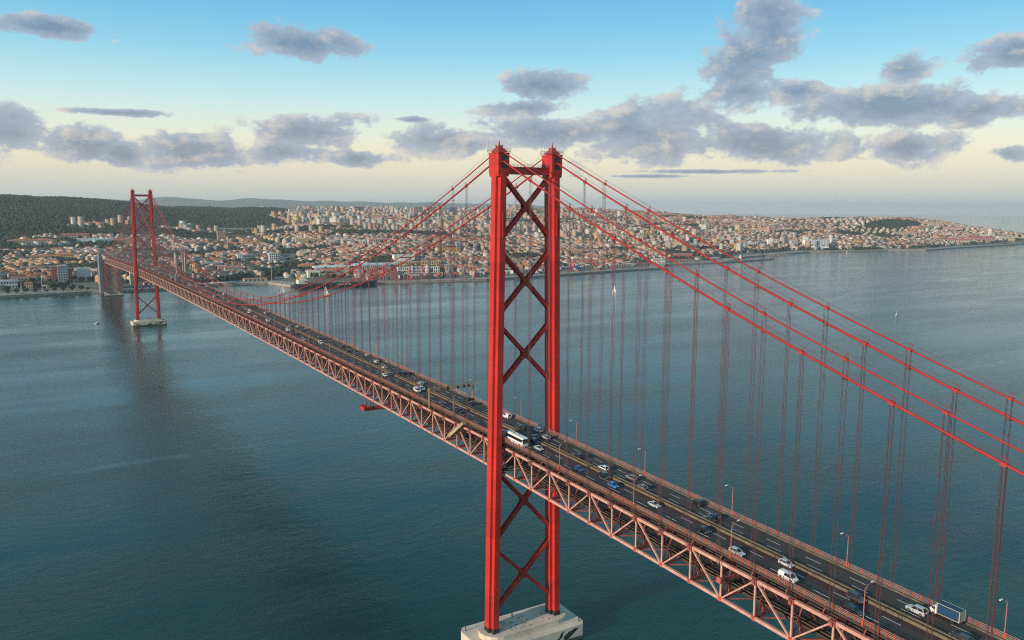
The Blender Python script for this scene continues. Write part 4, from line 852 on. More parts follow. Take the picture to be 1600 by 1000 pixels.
LANDMARKS = [
  (-172, 1628, 6.7, 33.6, 22, 16.1, 0.002, (0.55, 0.62, 0.62), 'flat', (0.5, 0.58, 0.6), (7, 2), 'pale flat roofed pavilion by the left shore'),
  (-143, 1707, 10.3, 45.7, 20, 13.7, -0.005, (0.5, 0.42, 0.36), 'gable', (0.33, 0.13, 0.09), (8, 2), 'long beige shed with brown roof behind the shoreside trees'),
  (-86, 1704, 10.2, 13.7, 16, 32.0, -0.018, (0.42, 0.13, 0.1), 'flat', (0.3, 0.22, 0.2), (3, 6), 'red brick block left of the grey glass office'),
  (-73, 1680, 9.0, 18.1, 18, 36.1, -0.021, (0.34, 0.4, 0.47), 'flat', (0.4, 0.42, 0.45), (4, 7), 'grey glass office tower between two red brick blocks'),
  (-61, 1694, 9.7, 12.1, 16, 27.3, -0.024, (0.42, 0.15, 0.12), 'flat', (0.3, 0.22, 0.2), (3, 5), 'red brick block right of the grey glass office'),
  (-33, 1703, 9.9, 25.9, 20, 27.4, -0.03, (0.62, 0.62, 0.6), 'flat', (0.6, 0.6, 0.58), (0, 0), 'windowless light grey block beside the bridge anchorage'),
  (-102, 1967, 15.5, 86.5, 14, 12.1, -0.013, (0.5, 0.44, 0.4), 'gable', (0.34, 0.17, 0.13), (12, 2), 'long terrace with pinkish roof above the left shore'),
  (-100, 2174, 29.2, 37.8, 12, 13.2, -0.012, (0.65, 0.47, 0.2), 'gable', (0.5, 0.17, 0.06), (6, 2), 'yellow terrace with orange roof on the left slope'),
  (-69, 2189, 28.4, 34.3, 12, 13.3, -0.017, (0.68, 0.5, 0.24), 'gable', (0.48, 0.17, 0.07), (6, 2), 'yellow terrace with orange roof, middle of the row'),
  (-38, 2220, 28.2, 34.7, 12, 15.4, -0.023, (0.68, 0.52, 0.22), 'gable', (0.5, 0.18, 0.07), (6, 2), 'yellow terrace with orange roof nearest the anchorage'),
  (-107, 2524, 54.2, 125.3, 22, 17.3, -0.009, (0.62, 0.52, 0.4), 'hip', (0.42, 0.16, 0.1), (16, 3), 'long cream palace with red roof below the wooded hill'),
  (15, 2673, 65.3, 77.5, 26, 16.0, -0.028, (0.55, 0.45, 0.38), 'gable', (0.45, 0.11, 0.09), (9, 2), 'long red roofed hall below the wooded hill'),
  (44, 2592, 55.7, 88.7, 30, 11.1, -0.033, (0.72, 0.72, 0.7), 'flat', (0.72, 0.74, 0.74), (0, 0), 'long white hall below the wooded hill'),
  (89, 2563, 52.3, 57.1, 26, 13.2, -0.04, (0.22, 0.48, 0.55), 'flat', (0.55, 0.62, 0.64), (0, 0), 'teal fronted hall beside the white hall'),
  (323, 2494, 40.3, 39.1, 16, 21.7, -0.079, (0.62, 0.44, 0.4), 'gable', (0.45, 0.22, 0.18), (6, 4), 'pink apartment block right of the far tower'),
  (442, 2593, 45.9, 27.2, 16, 38.5, -0.094, (0.48, 0.33, 0.28), 'flat', (0.4, 0.3, 0.26), (4, 9), 'pinkish brown high rise standing alone in the valley'),
  (279, 1961, 12.1, 47.4, 24, 14.0, -0.089, (0.06, 0.27, 0.62), 'gable', (0.3, 0.28, 0.28), (0, 0), 'bright blue warehouse behind the marina'),
  (236, 1990, 12.9, 19.5, 16, 14.2, -0.079, (0.62, 0.4, 0.18), 'hip', (0.55, 0.22, 0.07), (3, 2), 'orange roofed house left of the blue warehouse'),
  (273, 1819, 10.7, 13.2, 14, 16.5, -0.093, (0.72, 0.36, 0.38), 'gable', (0.45, 0.25, 0.22), (2, 3), 'narrow pink house by the marina'),
  (300, 1806, 10.2, 42.7, 18, 14.8, -0.1, (0.5, 0.47, 0.43), 'gable', (0.42, 0.18, 0.15), (9, 2), 'long grey warehouse with red roof by the marina'),
  (375, 2057, 16.7, 14.8, 12, 20.3, -0.103, (0.78, 0.78, 0.78), 'flat', (0.6, 0.6, 0.6), (3, 3), 'small white cube block above the marina'),
  (414, 2115, 19.0, 41.8, 14, 13.3, -0.108, (0.22, 0.26, 0.28), 'flat', (0.3, 0.32, 0.33), (6, 2), 'dark glass office behind the white cube block'),
  (449, 2008, 14.0, 16.4, 16, 27.4, -0.119, (0.62, 0.66, 0.62), 'flat', (0.5, 0.5, 0.5), (3, 5), 'pale office block by the tree lined avenue'),
  (471, 2037, 15.0, 12.9, 20, 24.0, -0.122, (0.34, 0.4, 0.52), 'flat', (0.45, 0.46, 0.48), (2, 4), 'blue grey office block by the tree lined avenue'),
  (568, 2114, 22.6, 23.2, 14, 17.4, -0.135, (0.62, 0.55, 0.42), 'flat', (0.55, 0.5, 0.44), (0, 0), 'plain beige block left of the red roofs'),
  (467, 1770, 11.5, 33.0, 18, 14.8, -0.136, (0.66, 0.44, 0.18), 'hip', (0.5, 0.21, 0.1), (6, 2), 'ochre hall with orange roof behind the cargo ship'),
  (410, 1618, 6.2, 25.9, 14, 7.6, -0.134, (0.74, 0.7, 0.58), 'flat', (0.25, 0.24, 0.26), (5, 1), 'low cream wing at the left of the ferry station'),
  (434, 1603, 6.9, 28.8, 16, 15.2, -0.14, (0.78, 0.74, 0.56), 'flat', (0.6, 0.58, 0.5), (0, 0), 'cream ferry station with three tall arches'),
  (472, 1581, 6.4, 60.5, 14, 9.1, -0.15, (0.76, 0.72, 0.56), 'flat', (0.28, 0.26, 0.28), (12, 1), 'long cream station wing behind the cargo ship'),
  (515, 1715, 11.8, 87.0, 40, 12.9, -0.15, (0.7, 0.69, 0.66), 'gable', (0.66, 0.66, 0.65), (0, 0), 'wide white roofed warehouse behind the station'),
  (628, 1705, 13.6, 108.4, 20, 14.8, -0.173, (0.5, 0.58, 0.58), 'gable', (0.48, 0.58, 0.62), (22, 1), 'long warehouse with pale blue roof and tall windows'),
  (746, 1796, 19.8, 57.5, 24, 20.9, -0.188, (0.76, 0.75, 0.68), 'flat', (0.72, 0.72, 0.7), (0, 0), 'big white block with a dark band'),
  (737, 1683, 14.4, 113.0, 18, 15.0, -0.196, (0.66, 0.46, 0.26), 'flat', (0.5, 0.4, 0.3), (24, 2), 'long ochre warehouse with rows of windows'),
  (693, 1588, 8.8, 104.3, 16, 14.2, -0.196, (0.78, 0.77, 0.74), 'flat', (0.68, 0.68, 0.66), (20, 2), 'long white dockside building with rows of windows'),
  (837, 2193, 53.6, 67.8, 26, 18.5, -0.175, (0.66, 0.36, 0.34), 'hip', (0.52, 0.3, 0.27), (10, 2), 'pink palace on the park slope'),
  (861, 2100, 49.0, 71.9, 16, 12.0, -0.185, (0.68, 0.42, 0.36), 'gable', (0.5, 0.22, 0.15), (9, 2), 'long pink wing right of the pink palace'),
  (785, 2187, 47.7, 10.2, 8, 18.4, -0.167, (0.62, 0.52, 0.42), 'hip', (0.55, 0.5, 0.42), (1, 2), 'small stone bell tower beside the pink palace'),
  (670, 2392, 49.7, 75.6, 14, 17.3, -0.137, (0.66, 0.52, 0.28), 'gable', (0.5, 0.34, 0.18), (12, 3), 'long yellow apartment terrace on the wooded slope'),
  (949, 1918, 33.8, 49.4, 18, 17.1, -0.213, (0.72, 0.47, 0.1), 'hip', (0.5, 0.2, 0.08), (7, 2), 'deep yellow building left of the near tower'),
  (989, 1941, 35.9, 13.5, 16, 27.0, -0.218, (0.25, 0.29, 0.36), 'flat', (0.35, 0.37, 0.4), (3, 6), 'dark blue grey tower block beside the yellow building'),
  (1777, 3930, 112.5, 46.7, 26, 53.8, -0.196, (0.34, 0.25, 0.2), 'flat', (0.3, 0.25, 0.22), (5, 9), 'brown high rise on the skyline, left of the cluster'),
  (1910, 4026, 115.1, 48.1, 26, 51.8, -0.203, (0.36, 0.27, 0.24), 'flat', (0.3, 0.25, 0.22), (5, 9), 'brown high rise on the skyline, middle of the cluster'),
  (2016, 4099, 113.4, 45.5, 26, 49.2, -0.209, (0.45, 0.38, 0.33), 'flat', (0.4, 0.35, 0.3), (4, 8), 'tan high rise on the skyline, right of the cluster'),
  (2169, 4264, 119.1, 47.5, 26, 47.5, -0.215, (0.12, 0.17, 0.28), 'flat', (0.2, 0.24, 0.3), (5, 8), 'dark blue high rise on the skyline'),
  (1052, 3845, 112.0, 29.9, 24, 43.2, -0.13, (0.55, 0.54, 0.52), 'flat', (0.5, 0.5, 0.5), (4, 10), 'pale high rise on the skyline above the viaduct'),
  (1159, 4055, 112.1, 31.6, 24, 49.1, -0.134, (0.5, 0.46, 0.44), 'flat', (0.5, 0.5, 0.5), (4, 10), 'greyish high rise on the skyline above the viaduct'),
  (1198, 4059, 112.4, 24.6, 24, 42.2, -0.138, (0.62, 0.56, 0.42), 'flat', (0.5, 0.5, 0.5), (3, 9), 'cream high rise on the skyline above the viaduct'),
  (1286, 4080, 111.7, 42.7, 22, 42.7, -0.145, (0.46, 0.54, 0.52), 'flat', (0.5, 0.5, 0.5), (5, 9), 'greenish grey slab block on the skyline'),
  (1376, 4185, 117.4, 29.3, 22, 36.6, -0.15, (0.52, 0.38, 0.36), 'flat', (0.5, 0.4, 0.4), (3, 8), 'pinkish slab block on the skyline'),
  (2183, 2591, 45.0, 31.6, 16, 28.7, -0.31, (0.66, 0.52, 0.22), 'flat', (0.5, 0.42, 0.3), (4, 4), 'yellow block among the roofs right of the near tower'),
  (2208, 2517, 41.5, 48.3, 16, 19.9, -0.319, (0.7, 0.56, 0.26), 'flat', (0.52, 0.36, 0.2), (6, 2), 'wide yellow block among the roofs'),
  (1354, 1857, 22.7, 52.6, 18, 18.2, -0.281, (0.62, 0.48, 0.26), 'hip', (0.48, 0.24, 0.14), (9, 2), 'ochre house just right of the near tower'),
  (1423, 1886, 21.7, 53.9, 18, 16.6, -0.287, (0.68, 0.64, 0.58), 'hip', (0.46, 0.2, 0.15), (8, 2), 'white house with red roof beside the ochre house'),
  (1507, 1632, 3.7, 39.2, 16, 15.7, -0.326, (0.74, 0.7, 0.58), 'hip', (0.5, 0.44, 0.38), (6, 2), 'cream dockside station with pale roof'),
  (1688, 1720, 7.1, 63.1, 22, 18.9, -0.339, (0.4, 0.14, 0.13), 'gable', (0.36, 0.16, 0.14), (8, 1), 'dark red shed at the dock'),
  (1980, 1992, 16.2, 43.5, 20, 21.7, -0.343, (0.72, 0.7, 0.66), 'flat', (0.6, 0.58, 0.55), (6, 3), 'white block behind the red shed'),
  (2388, 2104, 14.4, 81.1, 22, 16.2, -0.371, (0.6, 0.62, 0.62), 'flat', (0.62, 0.65, 0.66), (8, 1), 'low pale shed behind the garden'),
  (2447, 2072, 11.5, 38.1, 18, 24.5, -0.379, (0.2, 0.22, 0.25), 'flat', (0.3, 0.3, 0.3), (5, 4), 'dark slab block by the waterside'),
  (2571, 2125, 14.6, 45.1, 18, 25.4, -0.385, (0.76, 0.74, 0.72), 'flat', (0.7, 0.7, 0.7), (5, 3), 'white block right of the dark slab'),
  (2619, 2056, 11.8, 28.2, 18, 25.3, -0.395, (0.5, 0.5, 0.52), 'flat', (0.5, 0.5, 0.5), (4, 4), 'grey block left of the white modern blocks'),
  (2665, 2013, 9.7, 50.8, 20, 31.0, -0.403, (0.8, 0.79, 0.77), 'flat', (0.76, 0.76, 0.75), (5, 4), 'white modern block with plain front by the water'),
  (2726, 2001, 9.2, 51.3, 20, 31.4, -0.409, (0.7, 0.72, 0.74), 'flat', (0.76, 0.76, 0.75), (7, 4), 'glazed white modern block by the water'),
  (2667, 1943, 5.4, 39.1, 14, 11.2, -0.41, (0.85, 0.85, 0.84), 'flat', (0.85, 0.85, 0.84), (0, 0), 'low bright white pavilion at the water edge'),
  (2878, 2560, 51.4, 71.0, 16, 22.6, -0.371, (0.6, 0.42, 0.2), 'hip', (0.46, 0.28, 0.16), (7, 2), 'ochre block high among the roofs'),
  (2769, 2453, 38.0, 62.2, 14, 12.4, -0.371, (0.66, 0.52, 0.28), 'gable', (0.5, 0.34, 0.2), (7, 1), 'long yellow row below the ochre block'),
  (3193, 1966, 11.9, 75.2, 18, 18.8, -0.444, (0.62, 0.46, 0.26), 'hip', (0.45, 0.22, 0.13), (8, 3), 'ochre block with red roof near the far shore'),
  (3694, 1982, 10.7, 118.0, 22, 20.8, -0.471, (0.6, 0.52, 0.44), 'gable', (0.44, 0.12, 0.1), (12, 2), 'long red roofed quay building at the right'),
  (3915, 1996, 11.9, 123.3, 22, 25.4, -0.48, (0.56, 0.3, 0.25), 'gable', (0.42, 0.12, 0.1), (12, 2), 'long pink quay building at the right'),
  (4118, 1990, 12.2, 82.8, 22, 26.3, -0.49, (0.62, 0.54, 0.38), 'flat', (0.5, 0.42, 0.3), (8, 3), 'cream quay block at the far right'),
  (4088, 2242, 57.2, 84.4, 20, 23.0, -0.468, (0.64, 0.48, 0.4), 'gable', (0.46, 0.24, 0.18), (8, 3), 'pale pink block below the castle wood'),
  (3644, 2230, 36.7, 113.2, 22, 21.2, -0.447, (0.62, 0.52, 0.44), 'gable', (0.46, 0.26, 0.2), (10, 3), 'long cream block below the castle wood'),
  (2974, 2012, 11.2, 36.2, 14, 21.1, -0.425, (0.45, 0.3, 0.14), 'gable', (0.5, 0.3, 0.1), (4, 3), 'small orange house by the right hand shore'),
]
# ------------------------------------------------------------------ city
wallm = attr_mat('house_wall', .85, True, .10, .05); roofm = attr_mat('house_roof', .9, False, .22, .08)
WALLS = [((.56,.51,.44),'white'),((.62,.58,.52),'white'),((.56,.45,.31),'cream'),((.54,.37,.18),'ochre'),((.52,.31,.24),'pink'),((.33,.30,.27),'grey'),((.46,.39,.32),'beige'),((.30,.20,.15),'brown'),((.55,.44,.33),'cream'),((.58,.54,.48),'white'),((.40,.37,.34),'grey'),((.48,.33,.25),'pink'),((.44,.34,.25),'beige')]
ROOFS = [((.36,.12,.07),'red'),((.40,.15,.085),'red'),((.31,.13,.085),'red'),((.45,.19,.10),'orange'),((.24,.17,.14),'brown'),((.32,.30,.28),'grey'),((.20,.195,.19),'grey'),((.42,.20,.13),'orange'),((.34,.12,.08),'red')]
WALLC = np.minimum(.70, 1.02*np.array([c for c, _ in WALLS])); ROOFC = np.array([(c[0]*1.0, c[1]*1.05, c[2]*1.1) for c, _ in ROOFS])
# template: 10 corners, six quads and two gable triangles
TV = np.array([(-.5,-.5,0),(.5,-.5,0),(.5,.5,0),(-.5,.5,0),(-.5,-.5,1),(.5,-.5,1),(.5,.5,1),(-.5,.5,1),(-.5,0,2),(.5,0,2)])
TF = [(0,1,5,4),(1,2,6,5),(2,3,7,6),(3,0,4,7),(4,5,9,8),(6,7,8,9),(5,6,9),(7,4,8)]
TL = np.concatenate([np.array(f) for f in TF]); TN = np.array([len(f) for f in TF]); TM = np.array([0,0,0,0,1,1,0,0])
def city_mesh(name, cx, cy, cz, w_, d_, h_, rh, rz, wi, ri):
    n = len(cx); c, s = np.cos(rz), np.sin(rz)
    lx = TV[None, :, 0]*w_[:, None]; ly = TV[None, :, 1]*d_[:, None]
    hip = np.where(TV[None, :, 2] == 2, np.where(rh > 1.2, .72, 1.0)[:, None], 1.0); lx = lx*hip
    z = np.where(TV[None, :, 2] == 0, -3.0, np.where(TV[None, :, 2] == 1, h_[:, None], (h_+rh)[:, None]))+cz[:, None]
    co = np.stack([cx[:, None]+lx*c[:, None]-ly*s[:, None], cy[:, None]+lx*s[:, None]+ly*c[:, None], z], -1).astype(np.float32)
    me = bpy.data.meshes.new(name); me.vertices.add(n*10); me.vertices.foreach_set('co', co.ravel())
    lp = (TL[None]+np.arange(n)[:, None]*10).ravel().astype(np.int32); me.loops.add(len(lp)); me.loops.foreach_set('vertex_index', lp)
    tot = np.tile(TN, n); me.polygons.add(len(tot)); me.polygons.foreach_set('loop_start', np.concatenate([[0], np.cumsum(tot)[:-1]]).astype(np.int32))
    me.materials.append(wallm); me.materials.append(roofm); me.polygons.foreach_set('material_index', np.tile(TM, n).astype(np.int32))
    isroof = np.repeat(TM, TN).astype(bool)
    colr = np.ones((n, len(TL), 4), np.float32); colr[:, ~isroof, :3] = WALLC[wi][:, None, :]; colr[:, isroof, :3] = ROOFC[ri][:, None, :]
    jit = (.86+.28*RNG.random((n, 1, 1))).astype(np.float32); colr[..., :3] *= jit
    at = me.attributes.new('Col', 'FLOAT_COLOR', 'CORNER'); at.data.foreach_set('color', colr.ravel())
    uv = np.zeros((n, len(TL), 2), np.float32); nb = np.maximum(1, np.round(w_/3.4)); ndp = np.maximum(1, np.round(d_/3.4)); fl = np.maximum(1, np.round(h_/3.2))
    for q in range(4):
        uu = nb if q in (0, 2) else ndp
        uv[:, q*4+1, 0] = uu; uv[:, q*4+2, 0] = uu; uv[:, q*4+2, 1] = fl; uv[:, q*4+3, 1] = fl
        uv[:, q*4, 1] = -3/3.2; uv[:, q*4+1, 1] = -3/3.2
    ul = me.uv_layers.new(name='UVMap'); ul.data.foreach_set('uv', uv.ravel())
    me.update(); me.validate(); return me
def scatter(d0, d1, cell, blk):
    """terraced rows in blocks: every block has its own direction, street gaps between rows"""
    out_ = []
    for bx in np.arange(-1200, d1+blk, blk):
        for by in np.arange(1350, d1+blk, blk):
            D0 = math.hypot(bx-CAM.x, by-CAM.y); A0 = math.degrees(math.atan2(bx-CAM.x, by-CAM.y))
            if D0 < d0-blk or D0 > d1+blk or A0 < -7 or A0 > 71: continue
            th = .5*math.sin(bx/310+1)+.5*math.cos(by/370)+RNG.normal(0, .22)+(math.pi/2 if RNG.random() < .3 else 0); c_, s_ = math.cos(th), math.sin(th)
            du, dv = cell*RNG.uniform(.72, .95), cell*RNG.uniform(1.05, 1.5); n_ = int(blk*.75/du)+1
            U, V = np.meshgrid((np.arange(-n_, n_+1))*du, (np.arange(-n_, n_+1))*dv); U = U.ravel()+RNG.uniform(-.06, .06, U.size)*du; V = V.ravel()+RNG.uniform(-.10, .10, V.size)*dv
            X = U*c_-V*s_; Y = U*s_+V*c_; hb = blk*.5-3.5; k = (np.abs(X) < hb) & (np.abs(Y) < hb); X, Y = X[k]+bx, Y[k]+by; n_ = len(X)
            fl = RNG.normal(3.4, .9); rf = RNG.random(); row = [X, Y, np.full(n_, th), np.full(n_, du), np.full(n_, dv), np.full(n_, fl), np.full(n_, rf)]
            out_.append(np.stack(row, -1))
    A = np.concatenate(out_); dx, dy = A[:, 0]-CAM.x, A[:, 1]-CAM.y; D = np.hypot(dx, dy); az_ = np.arctan2(dx, dy)
    k = (D >= d0) & (D < d1) & (az_ > R(-5.5)) & (az_ < R(70)) & (RNG.random(len(A)) > .07); A = A[k]
    s_ = inland(A[:, 0], A[:, 1]); k = (s_ > 95) & (wood(A[:, 0], A[:, 1]) < .3); A = A[k]
    return np.concatenate([A, np.hypot(A[:, 0]-CAM.x, A[:, 1]-CAM.y)[:, None]], 1)
BA = np.concatenate([scatter(1500, 2700, 18, 120), scatter(2700, 4000, 20, 140), scatter(4000, 6000, 23, 170), scatter(6000, 8500, 34, 230)])
def cut(k):
    global BA, BX, BY
    BA = BA[k]; BX, BY = BA[:, 0], BA[:, 1]
BX, BY = BA[:, 0], BA[:, 1]
for (lx_, ly_, lz_, lw, ld, lh, lr, *_r) in LANDMARKS:                 # clear the plots of the named buildings and the view to them
    c, s = math.cos(lr), math.sin(lr); u = (BX-lx_)*c+(BY-ly_)*s; v = -(BX-lx_)*s+(BY-ly_)*c
    k = ~((np.abs(u) < lw/2+11) & (v > -ld/2-(62 if ly_ < 1860 else 30)) & (v < ld/2+12)); cut(k)
# keep the anchorage, viaduct and avenue clear
k = ~((np.abs(BX) < 60) & (BY < 1640)) & ~((seg_dist(BX, BY, [(a[0], a[1]) for a in VP]) < 26)) & ~(seg_dist(BX, BY, [(330,1600),(470,1850),(560,2250),(600,3000)]) < 22)
cut(k); BD = BA[:, 7]
nB = len(BX); fl_ = np.clip(BA[:, 5]+RNG.normal(0, .7, nB), 1.5, 8)
modern = (BD > 3000)*(BX < 3000)*(RNG.random(nB) < np.interp(BX, [400, 1800, 3000], [.16, .10, .03]))
fl_ = np.where(modern, RNG.uniform(6, 12, nB), np.where((BX > 1700) | (BD < 2600), fl_*.82, fl_))
Bw = BA[:, 3]*RNG.uniform(.86, 1.02, nB); Bd = np.minimum(BA[:, 4]*RNG.uniform(.42, .62, nB), BA[:, 3]*1.1); Bh = fl_*3.15
big = (RNG.random(nB) < .06); Bw = np.where(big, Bw*RNG.uniform(1.8, 4.0, nB), Bw); Bd = np.where(big, Bd*1.4, Bd)
Bz = hgt(BX, BY); Brz = BA[:, 2]+RNG.normal(0, .02, nB)
flat = modern | (RNG.random(nB) < np.where(BA[:, 6] < .25, .6, .10))
Brh = np.where(flat, .25, Bd*RNG.uniform(.18, .36, nB))
Bwi = np.where(RNG.random(nB) < .35, (BA[:, 6]*97).astype(int) % len(WALLS), RNG.integers(0, len(WALLS), nB)); Bri = np.where(flat, RNG.integers(4, 7, nB), np.where(RNG.random(nB) < .6, (BA[:, 6]*4).astype(int) % 4, RNG.integers(0, len(ROOFS), nB)))
yel = (RNG.random(nB) < .5) & (BX < 0) & (BD > 2200) & (BD < 2500); Bwi = np.where(yel, 3, Bwi)
# the buildings that show largest become things of their own
score = np.sqrt(Bw*Bh)/BD*np.where(BD < 2600, 1, .7); A_ = np.degrees(np.arctan2(BX-CAM.x, BY-CAM.y)); vis = (A_ > -.4) & (A_ < 63.2)
order = np.argsort(-np.where(vis, score, 0))[:230]; ind_ = np.zeros(nB, bool); ind_[order] = True
o = link('distant_city', city_mesh('distant_city', *[a[~ind_] for a in (BX, BY, Bz, Bw, Bd, Bh, Brh, Brz, Bwi, Bri)])); tag(o, 'dense distant city of pale houses with red roofs on the hills', 'city', kind='stuff')
one = lambda v: np.array([v], float)
PROTO = {}
def split_house(wi, ri, flat_, nb, nf):
    key = (wi, ri, flat_, nb, nf)
    if key in PROTO: return PROTO[key]
    wl = bpy.data.meshes.new('wall'); f_ = [(0,1,5,4),(1,2,6,5),(2,3,7,6),(3,0,4,7)]
    top = .9 if not flat_ else 1
    v_ = [(a, b, c) for a, b, c in [(-.5,-.5,-.25),(.5,-.5,-.25),(.5,.5,-.25),(-.5,.5,-.25),(-.5,-.5,1),(.5,-.5,1),(.5,.5,1),(-.5,.5,1)]]
    wl.from_pydata(v_, [], f_+[(7,6,5,4)][::-1]); wl.materials.append(wallm)
    at = wl.attributes.new('Col', 'FLOAT_COLOR', 'CORNER'); at.data.foreach_set('color', np.tile(np.array([*WALLC[wi], 1]), len(wl.loops)).astype(np.float32))
    ul = wl.uv_layers.new(name='UVMap'); uvs = []
    for p_ in wl.polygons:
        for li in p_.loop_indices:
            v = wl.vertices[wl.loops[li].vertex_index].co; nrm = p_.normal
            u = (v.x if abs(nrm.y) > .5 else v.y)*1.0
            uvs += [(u+.5)*nb, v.z*nf] if abs(nrm.z) < .5 else [0, 0]
    ul.data.foreach_set('uv', uvs)
    rf = bpy.data.meshes.new('roof')
    if flat_: rv = [(-.5,-.5,0),(.5,-.5,0),(.5,.5,0),(-.5,.5,0),(-.5,-.5,1),(.5,-.5,1),(.5,.5,1),(-.5,.5,1)]; rf_ = [(0,1,5,4),(1,2,6,5),(2,3,7,6),(3,0,4,7),(4,5,6,7),(3,2,1,0)]
    else: rv = [(-.54,-.56,0),(.54,-.56,0),(.54,.56,0),(-.54,.56,0),(-.36,0,1),(.36,0,1)]; rf_ = [(0,1,5,4),(1,2,5),(2,3,4,5),(3,0,4),(3,2,1,0)]
    rf.from_pydata(rv, [], rf_); rf.materials.append(roofm)
    at = rf.attributes.new('Col', 'FLOAT_COLOR', 'CORNER'); at.data.foreach_set('color', np.tile(np.array([*ROOFC[ri], 1]), len(rf.loops)).astype(np.float32))
    ch = MB(); ch.box(.18, .12, .2, .07, .09, 1.2); chm = ch.mesh('chimney', mat('chimney_plaster', (.5, .42, .36), .9))
    PROTO[key] = (wl, rf, chm); return PROTO[key]
def zone_of(a, d):
    if a < 4: return 'on the left shore slope beside the anchorage'
    if a < 8: return 'in the valley behind the far tower'
    if a < 13: return 'behind the marina'
    if a < 18: return 'by the tree lined avenue'
    if a < 27: return 'behind the cargo ship quay'
    if a < 34: return 'behind the near tower'
    if a < 43: return 'right of the near tower above the docks'
    if a < 52: return 'above the right hand shore'
    return 'on the far right shore'
for i in order:
    fl = bool(flat[i]); wl, rf, chm = split_house(int(Bwi[i]), int(Bri[i]), fl, int(max(2, round(Bw[i]/3.6))), int(max(1, round(fl_[i]))))
    lab = '%s storey %s house with %s %s roof %s' % (['one', 'one', 'two', 'three', 'four', 'five', 'six', 'seven', 'eight', 'nine', 'ten', 'eleven', 'twelve', 'thirteen'][int(round(fl_[i]))], WALLS[Bwi[i]][1], ROOFS[Bri[i]][1], 'flat' if fl else 'hipped', zone_of(A_[i], BD[i]))
    t = thing('house', lab, 'house', (BX[i], BY[i], Bz[i]), Brz[i], 'houses of the riverside city')
    link('wall', wl, t, None, None, (Bw[i], Bd[i], Bh[i])); ro = link('roof', rf, t, (0, 0, Bh[i]), None, (Bw[i], Bd[i], Brh[i] if not fl else .5))

# named buildings with real window openings
winm = mat('window_glass', (.035, .042, .05), .15); LMATS = {}
def lmat(c): return mat('plaster_%d_%d_%d' % tuple(int(x*100) for x in c), c, .85, .14, .08)
wb_ = MB(); wb_.box(0, 0, 0, 1, .3, 1); WINM = wb_.mesh('window', winm)
for (x, y, z, w_, d_, h_, rz, wc, rk, rcol, (nx, nf), lab) in LANDMARKS:
    t = thing('building', lab, 'building', (x, y, z), rz)
    mb = MB(); hw = h_ if rk == 'flat' else h_*.72; mb.box(0, 0, -4, w_, d_, hw+4); mb.obj('wall', lmat(wc), t)
    mb = MB()
    if rk == 'flat':
        mb.box(0, 0, hw, w_+.6, d_+.6, .5)
    else:
        e = .5; q = (.34 if rk == 'hip' else .5); a, b = w_/2+e, d_/2+e; rg = w_*q if rk == 'hip' else a
        n0 = len(mb.v); mb.v += [(-a,-b,hw),(a,-b,hw),(a,b,hw),(-a,b,hw),(-rg,0,h_),(rg,0,h_)]
        for f in ((0,1,5,4),(1,2,5),(2,3,4,5),(3,0,4),(3,2,1,0)): mb.face(*[n0+j for j in f])
    ro = mb.obj('roof', mat('roof_%d_%d_%d' % tuple(int(v*100) for v in rcol), rcol, .9, .2, .1), t)
    if rk == 'flat':
        for q_ in ((w_*.2, 0, hw+.5, min(5, w_*.3), d_*.35, 2.2), (-w_*.25, d_*.1, hw+.5, min(4, w_*.2), d_*.25, 1.4)): mb = MB(); mb.box(*q_); mb.obj('roof_unit', lmat((.4, .39, .37)), ro)
    if nx:
        bw, fh = w_/nx, hw/nf
        for i in range(nx):
            for j in range(nf): link('window', WINM, t, (-w_/2+bw*(i+.5), -d_/2, fh*(j+.25)), None, (bw*.5, 1, fh*.55))
    if 'three tall arches' in lab:
        for i in (-1, 0, 1):
            mb = MB(); a_ = w_*.09; pr = [(-a_, 1), (a_, 1)]+[(a_*math.cos(math.pi*k/6), hw*.62+a_*math.sin(math.pi*k/6)) for k in range(7)]
            mb.loft([[(i*w_*.22+u, -d_/2+q, v) for u, v in pr] for q in (-.15, .1)]); mb.obj('arch_window', winm, t)
    if 'dark band' in lab:
        mb = MB(); mb.box(w_*.05, -d_/2, h_*.6, w_*.55, .3, h_*.14); mb.obj('window', winm, t)
    if 'dockside building' in lab:
        for q in (-.18, .2): mb = MB(); mb.box(w_*q, -d_/2-1, 0, 4, 3, h_*1.35); mb.obj('stair_tower', lmat(wc), t)
# domed church on the right
zc = float(hgt(4140, 2080)); t = thing('domed_church', 'pale stone church with a tall dome on the right skyline', 'church', (4140, 2080, zc), -.4)
st = lmat((.55, .50, .42))
mb = MB(); mb.box(0, 0, -4, 34, 34, 22); mb.obj('nave', st, t)
mb = MB(); mb.tube([(0, 0, 18), (0, 0, 30)], 11, 14); mb.obj('drum', st, t)
mb = MB(); mb.tube([(0, 0, 30+11*math.sin(a)) for a in np.linspace(0, 1.4, 8)]+[(0, 0, 46)], [11.3*math.cos(a) for a in np.linspace(0, 1.4, 8)]+[1.2], 14); mb.obj('dome', lmat((.60, .57, .50)), t, True)
mb = MB(); mb.tube([(0, 0, 41), (0, 0, 47), (0, 0, 50)], [2.2, 2.0, .2], 8); mb.obj('lantern', st, t)
